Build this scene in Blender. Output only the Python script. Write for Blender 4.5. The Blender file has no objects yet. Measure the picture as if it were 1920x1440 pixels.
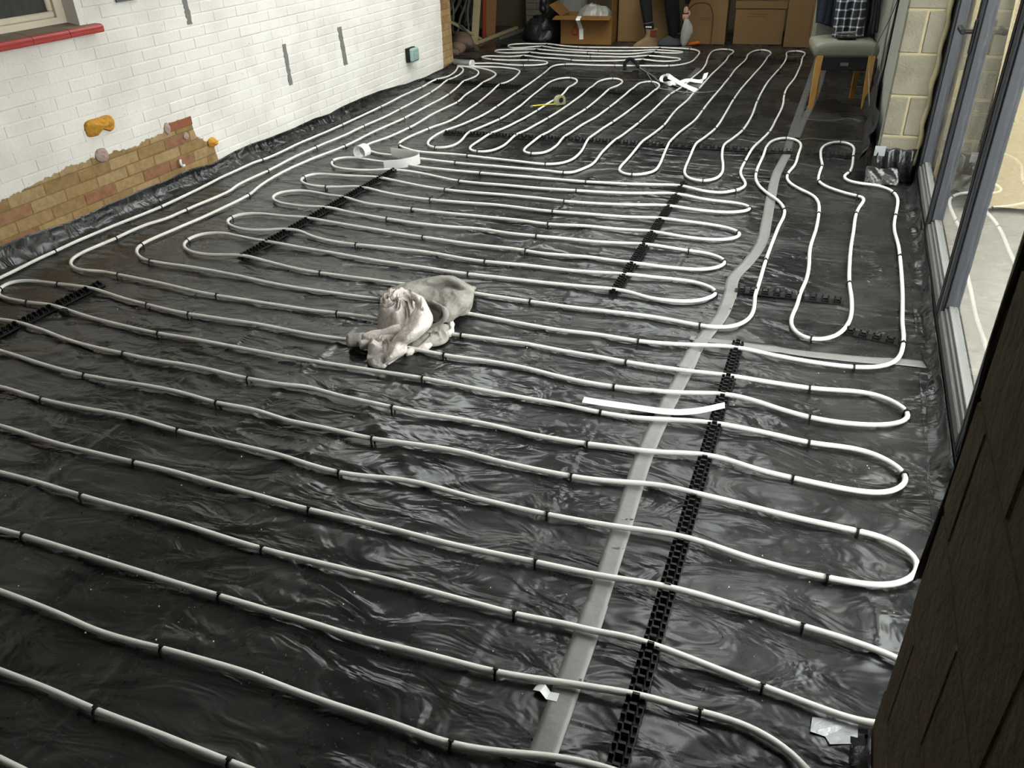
import bpy, bmesh, math, random
import numpy as np
from mathutils import Vector, Matrix

random.seed(7)
sc = bpy.context.scene
COL = sc.collection

# ------------------------------------------------------------------ camera
cam_d = bpy.data.cameras.new('camera')
cam = bpy.data.objects.new('camera', cam_d)
COL.objects.link(cam)
cam_d.sensor_width = 36.0
cam_d.lens = 1514.01 / 1920.0 * 36.0
cam_d.clip_start = 0.02
cam_d.clip_end = 200
CAM_H = 1.55
RX = Vector((0.93323995, 0.35832580, -0.02580346))      # image right, in room axes
DN = Vector((0.16621208, -0.49433267, -0.85323429))     # image down
FW = Vector((-0.31849135, 0.79198348, -0.52088907))     # view direction
cam.matrix_world = Matrix(((RX.x, -DN.x, -FW.x, 0), (RX.y, -DN.y, -FW.y, 0), (RX.z, -DN.z, -FW.z, CAM_H), (0, 0, 0, 1)))
sc.camera = cam

# ------------------------------------------------------------------ world, light, exposure
W = bpy.data.worlds.new('overcast_sky')
sc.world = W
W.use_nodes = True
wn, wl = W.node_tree.nodes, W.node_tree.links
wn['Background'].inputs['Color'].default_value = (1.0, 0.99, 0.972, 1)
wn['Background'].inputs['Strength'].default_value = 3.2
sc.view_settings.view_transform = 'Standard'
sc.view_settings.look = 'None'
sc.view_settings.gamma = 1.0
sc.view_settings.use_curve_mapping = False
sc.view_settings.exposure = 1.74

def sun(energy, rot, col, ang):
    d = bpy.data.lights.new('sun', 'SUN'); d.energy = energy; d.angle = ang; d.color = col
    o = bpy.data.objects.new('sun', d); COL.objects.link(o); o.rotation_euler = rot
sun(0.4, (math.radians(38), math.radians(24), 0), (1.0, 0.93, 0.82), math.radians(25))


ADDED_ROOFLIGHTS = [(-0.95, 0.0, 2.8, 3.8), (-0.95, 0.0, 4.9, 6.0), (-2.5, -0.5, 7.0, 8.4), (-3.5, -2.3, 4.6, 6.4)]   # assumed roof lights, unseen, placed to brighten wall and pipes: x0,x1,y0,y1
CEIL = 2.55

# ------------------------------------------------------------------ helpers
def tag(o, label=None, cat=None, group=None, kind=None):
    if label: o['label'] = label
    if cat: o['category'] = cat
    if group: o['group'] = group
    if kind: o['kind'] = kind
    return o

BASE = {}
def empty(name, loc, label, cat, group=None):
    o = bpy.data.objects.new(name, None); COL.objects.link(o)
    o.empty_display_size = 0.05; o.location = loc; BASE[o.name] = Vector(loc)
    tag(o, label, cat, group)
    return o

class MB:
    """collects world-space geometry, then links it as one mesh object"""
    def __init__(s): s.v = []; s.f = []; s.m = []
    def add(s, vs, fs, mi=0):
        n = len(s.v); s.v += [tuple(p) for p in vs]; s.f += [tuple(i + n for i in f) for f in fs]; s.m += [mi] * len(fs)
        return s
    def box(s, lo, hi, mat=None, mi=0):
        x0, y0, z0 = lo; x1, y1, z1 = hi
        vs = [Vector(p) for p in ((x0,y0,z0),(x1,y0,z0),(x1,y1,z0),(x0,y1,z0),(x0,y0,z1),(x1,y0,z1),(x1,y1,z1),(x0,y1,z1))]
        if mat is not None: vs = [mat @ p for p in vs]
        return s.add(vs, [(3,2,1,0),(4,5,6,7),(0,1,5,4),(1,2,6,5),(2,3,7,6),(3,0,4,7)], mi)
    def bbox(s, lo, hi, b=0.004, mat=None, mi=0):
        """box with chamfered edges"""
        x0, y0, z0 = lo; x1, y1, z1 = hi
        c = [(x0+x1)/2, (y0+y1)/2, (z0+z1)/2]; h = [(x1-x0)/2, (y1-y0)/2, (z1-z0)/2]
        b = min(b, min(h) * 0.9); vs = []; idx = {}
        for sx in (-1, 1):
            for sy in (-1, 1):
                for sz in (-1, 1):
                    for a in range(3):
                        d = [h[0]-b, h[1]-b, h[2]-b]; d[a] = h[a]
                        idx[(sx, sy, sz, a)] = len(vs)
                        p = Vector((c[0]+sx*d[0], c[1]+sy*d[1], c[2]+sz*d[2]))
                        vs.append(mat @ p if mat is not None else p)
        fs = []
        for a in range(3):
            u, w = [k for k in range(3) if k != a]
            for sg in (-1, 1):
                q = []
                for (su, sw) in ((-1,-1),(1,-1),(1,1),(-1,1)):
                    k = [0, 0, 0]; k[a] = sg; k[u] = su; k[w] = sw; q.append(idx[(k[0],k[1],k[2],a)])
                fs.append(q)
        for a in range(3):
            u, w = [k for k in range(3) if k != a]
            for su in (-1, 1):
                for sw in (-1, 1):
                    k0 = [0,0,0]; k1 = [0,0,0]; k0[a] = -1; k1[a] = 1
                    for k in (k0, k1): k[u] = su; k[w] = sw
                    fs.append((idx[(*k0,u)], idx[(*k0,w)], idx[(*k1,w)], idx[(*k1,u)]))
        for sx in (-1, 1):
            for sy in (-1, 1):
                for sz in (-1, 1): fs.append(tuple(idx[(sx,sy,sz,a)] for a in range(3)))
        cc = Vector((0,0,0))
        for p in vs: cc += Vector(p)
        cc /= len(vs)
        out = []
        for f in fs:
            p = [Vector(vs[i]) for i in f]; n = (p[1]-p[0]).cross(p[2]-p[0])
            m = sum(p, Vector((0,0,0))) / len(p)
            out.append(tuple(f) if n.dot(m-cc) >= 0 else tuple(reversed(f)))
        return s.add(vs, out, mi)
    def tube(s, pts, r, n=8, cap=True, mi=0, flat=1.0):
        pts = [Vector(p) for p in pts]; R = r if hasattr(r, '__len__') else [r] * len(pts)
        up = Vector((0, 0, 1)); rings = []; vs = []; prev = None
        for i, p in enumerate(pts):
            t = (pts[min(i+1, len(pts)-1)] - pts[max(i-1, 0)])
            t = t.normalized() if t.length > 1e-9 else Vector((0,0,1))
            if prev is None:
                a = up.cross(t) if abs(t.z) < 0.95 else Vector((1,0,0)).cross(t)
            else:
                a = prev - t * prev.dot(t)
            if a.length < 1e-6: a = Vector((1,0,0)).cross(t)
            a.normalize(); prev = a; b = t.cross(a)
            for k in range(n):
                th = 2 * math.pi * k / n
                vs.append(p + a * (R[i] * math.cos(th)) + b * (R[i] * flat * math.sin(th)))
        fs = []
        for i in range(len(pts) - 1):
            for k in range(n):
                k2 = (k + 1) % n
                fs.append((i*n+k, i*n+k2, (i+1)*n+k2, (i+1)*n+k))
        if cap:
            fs.append(tuple(range(n-1, -1, -1))); fs.append(tuple((len(pts)-1)*n + k for k in range(n)))
        return s.add(vs, fs, mi)
    def ribbon(s, pts, w, th=0.0006, wdir=None, mi=0):
        """flat band of real thickness; wdir(i) gives the width direction"""
        pts = [Vector(p) for p in pts]; N = len(pts); vs = []
        for i, p in enumerate(pts):
            t = (pts[min(i+1,N-1)] - pts[max(i-1,0)]).normalized()
            a = wdir(i) if wdir else Vector((-t.y, t.x, 0))
            a = (a - t * a.dot(t)).normalized(); nn = t.cross(a) * -1
            if nn.z < 0 and not wdir: nn = -nn
            for q in (p - a*w/2, p + a*w/2): vs += [q + nn*th, q]
        fs = []
        for i in range(N-1):
            b = i*4; c = b+4
            fs += [(b,b+2,c+2,c),(b+1,c+1,c+3,b+3),(b,c,c+1,b+1),(b+2,b+3,c+3,c+2)]
        fs += [(0,1,3,2),((N-1)*4,(N-1)*4+2,(N-1)*4+3,(N-1)*4+1)]
        return s.add(vs, fs, mi)
    def build(s, name, mat, parent=None, smooth=False, origin=None, label=None, kind=None, fix=False):
        base = Vector((0,0,0)); root = parent
        if parent is not None: base = BASE.get(parent.name, Vector((0,0,0)))
        elif origin is not None: base = Vector(origin)
        me = bpy.data.meshes.new(name)
        me.from_pydata([tuple(Vector(p) - base) for p in s.v], [], s.f)
        for m in (mat if isinstance(mat, (list, tuple)) else [mat]): me.materials.append(m)
        if any(s.m): me.polygons.foreach_set('material_index', s.m)
        if fix:
            bm = bmesh.new(); bm.from_mesh(me); bmesh.ops.recalc_face_normals(bm, faces=bm.faces); bm.to_mesh(me); bm.free()
        if smooth: me.polygons.foreach_set('use_smooth', [True] * len(me.polygons))
        me.update()
        o = bpy.data.objects.new(name, me); COL.objects.link(o)
        if parent is not None: o.parent = parent
        elif origin is not None: o.location = base
        BASE[o.name] = base
        if label: o['label'] = label
        if kind: o['kind'] = kind
        return o

def inst(name, me, loc, parent, rotz=0.0, scale=None):
    """a piece that shares mesh data; loc in room coordinates"""
    o = bpy.data.objects.new(name, me); COL.objects.link(o)
    base = BASE.get(parent.name, Vector((0,0,0))) if parent else Vector((0,0,0))
    o.parent = parent; o.location = Vector(loc) - base; o.rotation_euler = (0, 0, rotz)
    if scale: o.scale = scale
    return o

def catmull(pts, step):
    P = [np.array(p, float) for p in pts]; P = [2*P[0]-P[1]] + P + [2*P[-1]-P[-2]]
    out = []
    for i in range(1, len(P)-2):
        p0, p1, p2, p3 = P[i-1], P[i], P[i+1], P[i+2]
        d = lambda a, b: max(np.linalg.norm(b-a), 1e-6) ** 0.5
        t0 = 0; t1 = t0 + d(p0,p1); t2 = t1 + d(p1,p2); t3 = t2 + d(p2,p3)
        n = max(2, int(np.linalg.norm(p2-p1) / step))
        for k in range(n):
            t = t1 + (t2-t1) * k / n
            a1 = (t1-t)/(t1-t0)*p0 + (t-t0)/(t1-t0)*p1; a2 = (t2-t)/(t2-t1)*p1 + (t-t1)/(t2-t1)*p2; a3 = (t3-t)/(t3-t2)*p2 + (t-t2)/(t3-t2)*p3
            b1 = (t2-t)/(t2-t0)*a1 + (t-t0)/(t2-t0)*a2; b2 = (t3-t)/(t3-t1)*a2 + (t-t1)/(t3-t1)*a3
            out.append((t2-t)/(t2-t1)*b1 + (t-t1)/(t2-t1)*b2)
    out.append(P[-2]); out = np.array(out)
    s = np.concatenate([[0], np.cumsum(np.linalg.norm(np.diff(out, axis=0), axis=1))])
    keep = np.concatenate([[True], np.diff(s) > 1e-6]); s = s[keep]; out = out[keep]
    m = max(2, int(s[-1] / step)); q = np.linspace(0, s[-1], m)
    return np.stack([np.interp(q, s, out[:, k]) for k in range(out.shape[1])], 1)

_tab = np.random.RandomState(11).rand(256, 256)
def vnoise(x, y):
    x = np.asarray(x, float); y = np.asarray(y, float)
    xi = np.floor(x).astype(int); yi = np.floor(y).astype(int); fx = x - xi; fy = y - yi
    fx = fx*fx*fx*(fx*(fx*6-15)+10); fy = fy*fy*fy*(fy*(fy*6-15)+10)
    g = lambda i, j: _tab[i % 256, j % 256]
    return (g(xi,yi)*(1-fx)+g(xi+1,yi)*fx)*(1-fy) + (g(xi,yi+1)*(1-fx)+g(xi+1,yi+1)*fx)*fy
def ridge(n, p): return (1 - np.abs(2*n - 1)) ** p

def floor_h(x, y):
    """height of the crumpled polythene over the insulation boards"""
    x = np.asarray(x, float); y = np.asarray(y, float)
    wx = x + 0.10*vnoise(x*2.2+7, y*2.2) ; wy = y + 0.10*vnoise(x*2.2, y*2.2+31)
    far = np.clip((y - 3.6) / 2.0, 0, 1)
    h = 0.006*(vnoise(x*1.7+3, y*1.7)-0.5) + 0.003*(vnoise(x*5, y*5+9)-0.5)
    # cross creases, close together towards the far end
    patch = np.clip(vnoise(x*1.3+50, y*1.1+4)*2-0.5, 0, 1)
    h += (0.0022+0.0030*far)*ridge(vnoise(wx*2.6+11, wy*11+5), 3)*(0.35+0.65*patch)
    h += 0.0022*far*ridge(vnoise(wx*4+91, wy*19+5), 2)
    # slanting folds in the near half
    u = 0.80*wx - 0.60*wy; v = 0.60*wx + 0.80*wy
    h += (1-far)*0.0075*ridge(vnoise(u*1.6+4, v*6.5+20), 4)*np.clip(vnoise(x*1.6+20, y*1.6)*2.2-0.6, 0, 1)
    u2 = 0.86*wx + 0.5*wy; v2 = -0.5*wx + 0.86*wy
    h += (1-0.7*far)*0.0060*ridge(vnoise(u2*1.9+64, v2*8+2), 5)*np.clip(vnoise(x*2.1+8, y*2.1+77)*2.2-0.7, 0, 1)
    u3 = 0.95*wx - 0.30*wy; v3 = 0.30*wx + 0.95*wy
    h += (1-0.8*far)*0.009*ridge(vnoise(u3*1.1+33, v3*3.6+6), 1.6)*np.clip(vnoise(x*0.9+3, y*0.9+41)*1.8-0.3, 0, 1)
    # fold lines left by the roll, running down the room
    for k, xs in enumerate((-0.59, -0.975, -1.36, -1.74, -2.13)):
        dx = np.abs(x - xs - 0.012*(vnoise(y*2+k*9, y*0+k)-0.5))
        h += 0.0045*np.exp(-(dx/0.011)**2)*np.clip(vnoise(y*3+k*17, y*0+3.3)*2-0.3, 0, 1)
    # overlap edge near the brick corner
    d = y - 1.365 - 0.006*np.sin(x*9)
    h += np.where((x > -0.2), 0.002*np.exp(-np.clip(d, 0, 1)/0.03)*(d > 0), 0)
    # heaved sheet where it turns up to the doors
    e = np.clip((x - 0.12)/0.3, 0, 1)*np.clip((5.0-y)/1.0, 0, 1)
    h += e*0.014*ridge(vnoise(x*5+2, y*4.5+60), 3)
    n = np.clip((1.25-y)/0.25, 0, 1)*np.clip((x+0.35)/0.2, 0, 1)
    h += n*0.012*ridge(vnoise((x*0.9+y*0.3)*7, (y-x)*2.2+14), 2.5)
    return h

# ------------------------------------------------------------------ materials
def mat(name):
    m = bpy.data.materials.new(name); m.use_nodes = True
    n = m.node_tree.nodes; return m, n, m.node_tree.links, n['Principled BSDF']
def simple(name, col, rough=0.6, spec=0.5, metal=0.0, var=0.0, vscale=8.0, bump=0.0, bscale=60.0):
    m, n, l, b = mat(name)
    b.inputs['Roughness'].default_value = rough; b.inputs['Specular IOR Level'].default_value = spec; b.inputs['Metallic'].default_value = metal
    tc = n.new('ShaderNodeNewGeometry')
    t = n.new('ShaderNodeTexNoise'); t.inputs['Scale'].default_value = vscale; t.inputs['Detail'].default_value = 5
    l.new(tc.outputs['Position'], t.inputs['Vector'])
    r = n.new('ShaderNodeMixRGB'); r.inputs[1].default_value = (*[c*(1-var) for c in col], 1); r.inputs[2].default_value = (*[min(1, c*(1+var)) for c in col], 1)
    l.new(t.outputs['Fac'], r.inputs[0]); l.new(r.outputs[0], b.inputs['Base Color'])
    if bump > 0:
        t2 = n.new('ShaderNodeTexNoise'); t2.inputs['Scale'].default_value = bscale; t2.inputs['Detail'].default_value = 4
        l.new(tc.outputs['Position'], t2.inputs['Vector'])
        bp = n.new('ShaderNodeBump'); bp.inputs['Strength'].default_value = 1.0; bp.inputs['Distance'].default_value = bump
        l.new(t2.outputs['Fac'], bp.inputs['Height']); l.new(bp.outputs[0], b.inputs['Normal'])
    return m

def m_membrane():
    m, n, l, b = mat('black_polythene')
    g = n.new('ShaderNodeNewGeometry')
    t = n.new('ShaderNodeTexNoise'); t.inputs['Scale'].default_value = 2.3; t.inputs['Detail'].default_value = 8; t.inputs['Roughness'].default_value = 0.65
    l.new(g.outputs['Position'], t.inputs['Vector'])
    r = n.new('ShaderNodeValToRGB'); e = r.color_ramp.elements
    e[0].position = 0.42; e[0].color = (0.0075, 0.0078, 0.0082, 1); e[1].position = 0.75; e[1].color = (0.034, 0.0335, 0.0325, 1)
    l.new(t.outputs['Fac'], r.inputs[0])
    # fine dust spots
    t3 = n.new('ShaderNodeTexNoise'); t3.inputs['Scale'].default_value = 95; t3.inputs['Detail'].default_value = 3
    l.new(g.outputs['Position'], t3.inputs['Vector'])
    r3 = n.new('ShaderNodeValToRGB'); r3.color_ramp.elements[0].position = 0.66; r3.color_ramp.elements[1].position = 0.80
    l.new(t3.outputs['Fac'], r3.inputs[0])
    mul = n.new('ShaderNodeMath'); mul.operation = 'MULTIPLY'
    l.new(r3.outputs[0], mul.inputs[0]); l.new(t.outputs['Fac'], mul.inputs[1])
    mx = n.new('ShaderNodeMixRGB'); mx.inputs[2].default_value = (0.20, 0.19, 0.18, 1)
    l.new(mul.outputs[0], mx.inputs[0]); l.new(r.outputs[0], mx.inputs[1]); l.new(mx.outputs[0], b.inputs['Base Color'])
    rr = n.new('ShaderNodeMapRange'); rr.inputs['From Min'].default_value = 0.3; rr.inputs['From Max'].default_value = 0.75
    rr.inputs['To Min'].default_value = 0.20; rr.inputs['To Max'].default_value = 0.36
    l.new(t.outputs['Fac'], rr.inputs['Value']); l.new(rr.outputs[0], b.inputs['Roughness'])
    def layer(scale, rot, sc_, ridged, det, dist):
        mp = n.new('ShaderNodeMapping'); mp.inputs['Scale'].default_value = scale; mp.inputs['Rotation'].default_value = (0, 0, rot); l.new(g.outputs['Position'], mp.inputs['Vector'])
        t2 = n.new('ShaderNodeTexNoise'); t2.inputs['Scale'].default_value = sc_; t2.inputs['Detail'].default_value = det; t2.inputs['Distortion'].default_value = dist
        if ridged: t2.noise_type = 'RIDGED_MULTIFRACTAL'
        l.new(mp.outputs[0], t2.inputs['Vector']); return t2
    a1 = layer((1.1, 4.2, 1), 0.12, 2.0, True, 1.2, 0.8); a2 = layer((1.6, 4.2, 1), -0.75, 1.5, True, 1.6, 1.0)
    a3 = layer((3.2, 6.5, 5), 0.3, 1.5, False, 3.0, 0.8)
    bp0 = n.new('ShaderNodeBump'); bp0.inputs['Distance'].default_value = 0.022; bp0.inputs['Strength'].default_value = 0.9; l.new(a3.outputs['Fac'], bp0.inputs['Height'])
    bp1 = n.new('ShaderNodeBump'); bp1.inputs['Distance'].default_value = 0.010; bp1.inputs['Strength'].default_value = 0.9; l.new(a1.outputs['Fac'], bp1.inputs['Height']); l.new(bp0.outputs[0], bp1.inputs['Normal'])
    pm = layer((1, 1, 1), 0, 1.1, False, 3, 0.5); pr = n.new('ShaderNodeMapRange'); pr.inputs['From Min'].default_value = 0.45; pr.inputs['From Max'].default_value = 0.62; l.new(pm.outputs['Fac'], pr.inputs['Value'])
    ml = n.new('ShaderNodeMath'); ml.operation = 'MULTIPLY'; l.new(a2.outputs['Fac'], ml.inputs[0]); l.new(pr.outputs[0], ml.inputs[1])
    bp = n.new('ShaderNodeBump'); bp.inputs['Distance'].default_value = 0.016; bp.inputs['Strength'].default_value = 0.9; l.new(ml.outputs[0], bp.inputs['Height']); l.new(bp1.outputs[0], bp.inputs['Normal'])
    l.new(bp.outputs[0], b.inputs['Normal'])
    b.inputs['Specular IOR Level'].default_value = 0.44
    return m

ZB = [(2.30,0.300),(2.70,0.307),(2.865,0.33),(2.98,0.338),(3.15,0.354),(3.28,0.358),(3.47,0.351),(3.63,0.335),(3.70,0.352),(3.90,0.365),(3.915,0.398),(4.12,0.385),(4.13,0.27),(4.17,0.25),(4.275,0.18),(4.285,0.06),(4.6,0.0),(7.81,0.0),(7.835,3.0),(8.1,3.0)]
def m_wall(white_bias):
    """white masonry paint, flaked away to bare brick low down and at the far end of the wall"""
    m, n, l, b = mat('painted_brick' if white_bias else 'painted_mortar')
    g = n.new('ShaderNodeNewGeometry'); sx = n.new('ShaderNodeSeparateXYZ'); l.new(g.outputs['Position'], sx.inputs[0])
    mr = n.new('ShaderNodeMapRange'); mr.inputs['From Min'].default_value = 2.3; mr.inputs['From Max'].default_value = 8.1
    l.new(sx.outputs['Y'], mr.inputs['Value'])
    fc = n.new('ShaderNodeFloatCurve'); cv = fc.mapping.curves[0]
    pts = [((y-2.3)/5.8, min(z, 1.0)) for y, z in ZB]
    while len(cv.points) < len(pts): cv.points.new(0.5, 0.5)
    for p, q in zip(cv.points, pts): p.location = q; p.handle_type = 'VECTOR'
    fc.mapping.update(); l.new(mr.outputs[0], fc.inputs['Value'])
    nz = n.new('ShaderNodeTexNoise'); nz.inputs['Scale'].default_value = 26; nz.inputs['Detail'].default_value = 5; l.new(g.outputs['Position'], nz.inputs['Vector'])
    a = n.new('ShaderNodeMath'); a.operation = 'MULTIPLY_ADD'; a.inputs[1].default_value = 0.05; a.inputs[2].default_value = -0.025
    l.new(nz.outputs['Fac'], a.inputs[0])
    s = n.new('ShaderNodeMath'); s.operation = 'SUBTRACT'; l.new(fc.outputs[0], s.inputs[0]); l.new(sx.outputs['Z'], s.inputs[1])
    s2 = n.new('ShaderNodeMath'); s2.operation = 'ADD'; l.new(s.outputs[0], s2.inputs[0]); l.new(a.outputs[0], s2.inputs[1])
    gt = n.new('ShaderNodeMapRange'); gt.inputs['From Min'].default_value = -0.002; gt.inputs['From Max'].default_value = 0.004; l.new(s2.outputs[0], gt.inputs['Value'])
    # paint: off white with faint dirt
    t = n.new('ShaderNodeTexNoise'); t.inputs['Scale'].default_value = 3.2; t.inputs['Detail'].default_value = 8; l.new(g.outputs['Position'], t.inputs['Vector'])
    pr = n.new('ShaderNodeValToRGB'); pr.color_ramp.elements[0].color = (0.67, 0.63, 0.585, 1); pr.color_ramp.elements[0].position = 0.25
    pr.color_ramp.elements[1].color = (0.82, 0.78, 0.735, 1); pr.color_ramp.elements[1].position = 0.6
    l.new(t.outputs['Fac'], pr.inputs[0])
    # small dark pocks in the paint
    vo = n.new('ShaderNodeTexNoise'); vo.inputs['Scale'].default_value = 55; vo.inputs['Detail'].default_value = 2; l.new(g.outputs['Position'], vo.inputs['Vector'])
    vr = n.new('ShaderNodeValToRGB'); vr.color_ramp.elements[0].position = 0.735; vr.color_ramp.elements[1].position = 0.77
    l.new(vo.outputs['Fac'], vr.inputs[0])
    pm = n.new('ShaderNodeMixRGB'); pm.inputs[2].default_value = (0.22, 0.19, 0.15, 1)
    l.new(vr.outputs[0], pm.inputs[0]); l.new(pr.outputs[0], pm.inputs[1])
    # bare brick
    oi = n.new('ShaderNodeObjectInfo')
    br = n.new('ShaderNodeValToRGB'); br.color_ramp.interpolation = 'CONSTANT'; E = br.color_ramp.elements
    E[0].position = 0; E[0].color = (0.36, 0.232, 0.105, 1); E[1].position = 0.22; E[1].color = (0.31, 0.198, 0.085, 1)
    for p, c in ((0.42, (0.40, 0.272, 0.14, 1)), (0.6, (0.33, 0.175, 0.09, 1)), (0.72, (0.375, 0.25, 0.115, 1)), (0.9, (0.30, 0.145, 0.08, 1))):
        e = E.new(p); e.color = c
    if white_bias: l.new(oi.outputs['Random'], br.inputs[0])
    else: br.inputs[0].default_value = 0
    t4 = n.new('ShaderNodeTexNoise'); t4.inputs['Scale'].default_value = 30; t4.inputs['Detail'].default_value = 6; l.new(g.outputs['Position'], t4.inputs['Vector'])
    bm_ = n.new('ShaderNodeMixRGB'); bm_.blend_type = 'MULTIPLY'; bm_.inputs[0].default_value = 0.75
    tr = n.new('ShaderNodeValToRGB'); tr.color_ramp.elements[0].position = 0.3; tr.color_ramp.elements[0].color = (0.6,0.6,0.55,1); tr.color_ramp.elements[1].position = 0.65; tr.color_ramp.elements[1].color = (1,1,1,1)
    l.new(t4.outputs['Fac'], tr.inputs[0]); l.new(tr.outputs[0], bm_.inputs[2])
    if white_bias: l.new(br.outputs[0], bm_.inputs[1])
    else: bm_.inputs[1].default_value = (0.27, 0.17, 0.07, 1)
    mx = n.new('ShaderNodeMixRGB'); l.new(gt.outputs[0], mx.inputs[0]); l.new(pm.outputs[0], mx.inputs[1]); l.new(bm_.outputs[0], mx.inputs[2])
    l.new(mx.outputs[0], b.inputs['Base Color']); b.inputs['Roughness'].default_value = 0.75; b.inputs['Specular IOR Level'].default_value = 0.3
    t5 = n.new('ShaderNodeTexNoise'); t5.inputs['Scale'].default_value = 70; t5.inputs['Detail'].default_value = 5; l.new(g.outputs['Position'], t5.inputs['Vector'])
    bp = n.new('ShaderNodeBump'); bp.inputs['Distance'].default_value = 0.0025; bp.inputs['Strength'].default_value = 0.7
    l.new(t5.outputs['Fac'], bp.inputs['Height']); l.new(bp.outputs[0], b.inputs['Normal'])
    return m

def m_glass(name, tint=(0.94, 0.97, 0.96), dust=0.0):
    m, n, l, b = mat(name); n.remove(b)
    out = n['Material Output']
    tr = n.new('ShaderNodeBsdfTransparent'); tr.inputs[0].default_value = (*tint, 1)
    gl = n.new('ShaderNodeBsdfGlossy'); gl.inputs['Roughness'].default_value = 0.01
    fr = n.new('ShaderNodeFresnel'); fr.inputs[0].default_value = 1.45
    gb = n.new('ShaderNodeNewGeometry'); iv = n.new('ShaderNodeMath'); iv.operation = 'SUBTRACT'; iv.inputs[0].default_value = 1.0; l.new(gb.outputs['Backfacing'], iv.inputs[1])
    fm = n.new('ShaderNodeMath'); fm.operation = 'MULTIPLY'; l.new(fr.outputs[0], fm.inputs[0]); l.new(iv.outputs[0], fm.inputs[1])   # reflect at the entry face only
    mx = n.new('ShaderNodeMixShader'); l.new(fm.outputs[0], mx.inputs[0]); l.new(tr.outputs[0], mx.inputs[1]); l.new(gl.outputs[0], mx.inputs[2])
    last = mx
    if dust > 0:
        d = n.new('ShaderNodeBsdfDiffuse'); d.inputs[0].default_value = (0.75, 0.73, 0.68, 1)
        t = n.new('ShaderNodeTexNoise'); t.inputs['Scale'].default_value = 14; t.inputs['Detail'].default_value = 8
        g = n.new('ShaderNodeNewGeometry'); l.new(g.outputs['Position'], t.inputs['Vector'])
        r = n.new('ShaderNodeMapRange'); r.inputs['From Min'].default_value = 0.45; r.inputs['From Max'].default_value = 0.8; r.inputs['To Max'].default_value = dust
        l.new(t.outputs['Fac'], r.inputs['Value'])
        m2 = n.new('ShaderNodeMixShader'); l.new(r.outputs[0], m2.inputs[0]); l.new(mx.outputs[0], m2.inputs[1]); l.new(d.outputs[0], m2.inputs[2]); last = m2
    l.new(last.outputs[0], out.inputs[0])
    return m

def m_plaid():
    m, n, l, b = mat('plaid_cloth')
    tc = n.new('ShaderNodeTexCoord'); sx = n.new('ShaderNodeSeparateXYZ'); l.new(tc.outputs['Object'], sx.inputs[0])
    tn = n.new('ShaderNodeTexNoise'); tn.inputs['Scale'].default_value = 9; l.new(tc.outputs['Object'], tn.inputs['Vector'])
    def stripe(sock, per, wid, ph):
        a = n.new('ShaderNodeMath'); a.operation = 'MULTIPLY_ADD'; a.inputs[1].default_value = 1/per; a.inputs[2].default_value = ph; l.new(sock, a.inputs[0])
        w = n.new('ShaderNodeMath'); w.operation = 'MULTIPLY_ADD'; w.inputs[1].default_value = 0.5; l.new(tn.outputs['Fac'], w.inputs[0]); l.new(a.outputs[0], w.inputs[2])
        f = n.new('ShaderNodeMath'); f.operation = 'FRACT'; l.new(w.outputs[0], f.inputs[0])
        c = n.new('ShaderNodeMath'); c.operation = 'LESS_THAN'; c.inputs[1].default_value = wid; l.new(f.outputs[0], c.inputs[0])
        return c
    s1 = stripe(sx.outputs['X'], 0.052, 0.2, 0.1); s2 = stripe(sx.outputs['Z'], 0.058, 0.2, 0.4)
    ad = n.new('ShaderNodeMath'); ad.operation = 'ADD'; l.new(s1.outputs[0], ad.inputs[0]); l.new(s2.outputs[0], ad.inputs[1])
    r = n.new('ShaderNodeValToRGB'); E = r.color_ramp.elements; r.color_ramp.interpolation = 'CONSTANT'
    E[0].color = (0.008, 0.008, 0.011, 1); E[1].position = 0.26; E[1].color = (0.17, 0.18, 0.21, 1); e = E.new(0.75); e.color = (0.55, 0.56, 0.6, 1)
    h = n.new('ShaderNodeMath'); h.operation = 'MULTIPLY'; h.inputs[1].default_value = 0.5; l.new(ad.outputs[0], h.inputs[0]); l.new(h.outputs[0], r.inputs[0])
    l.new(r.outputs[0], b.inputs['Base Color']); b.inputs['Roughness'].default_value = 0.9
    return m

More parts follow.
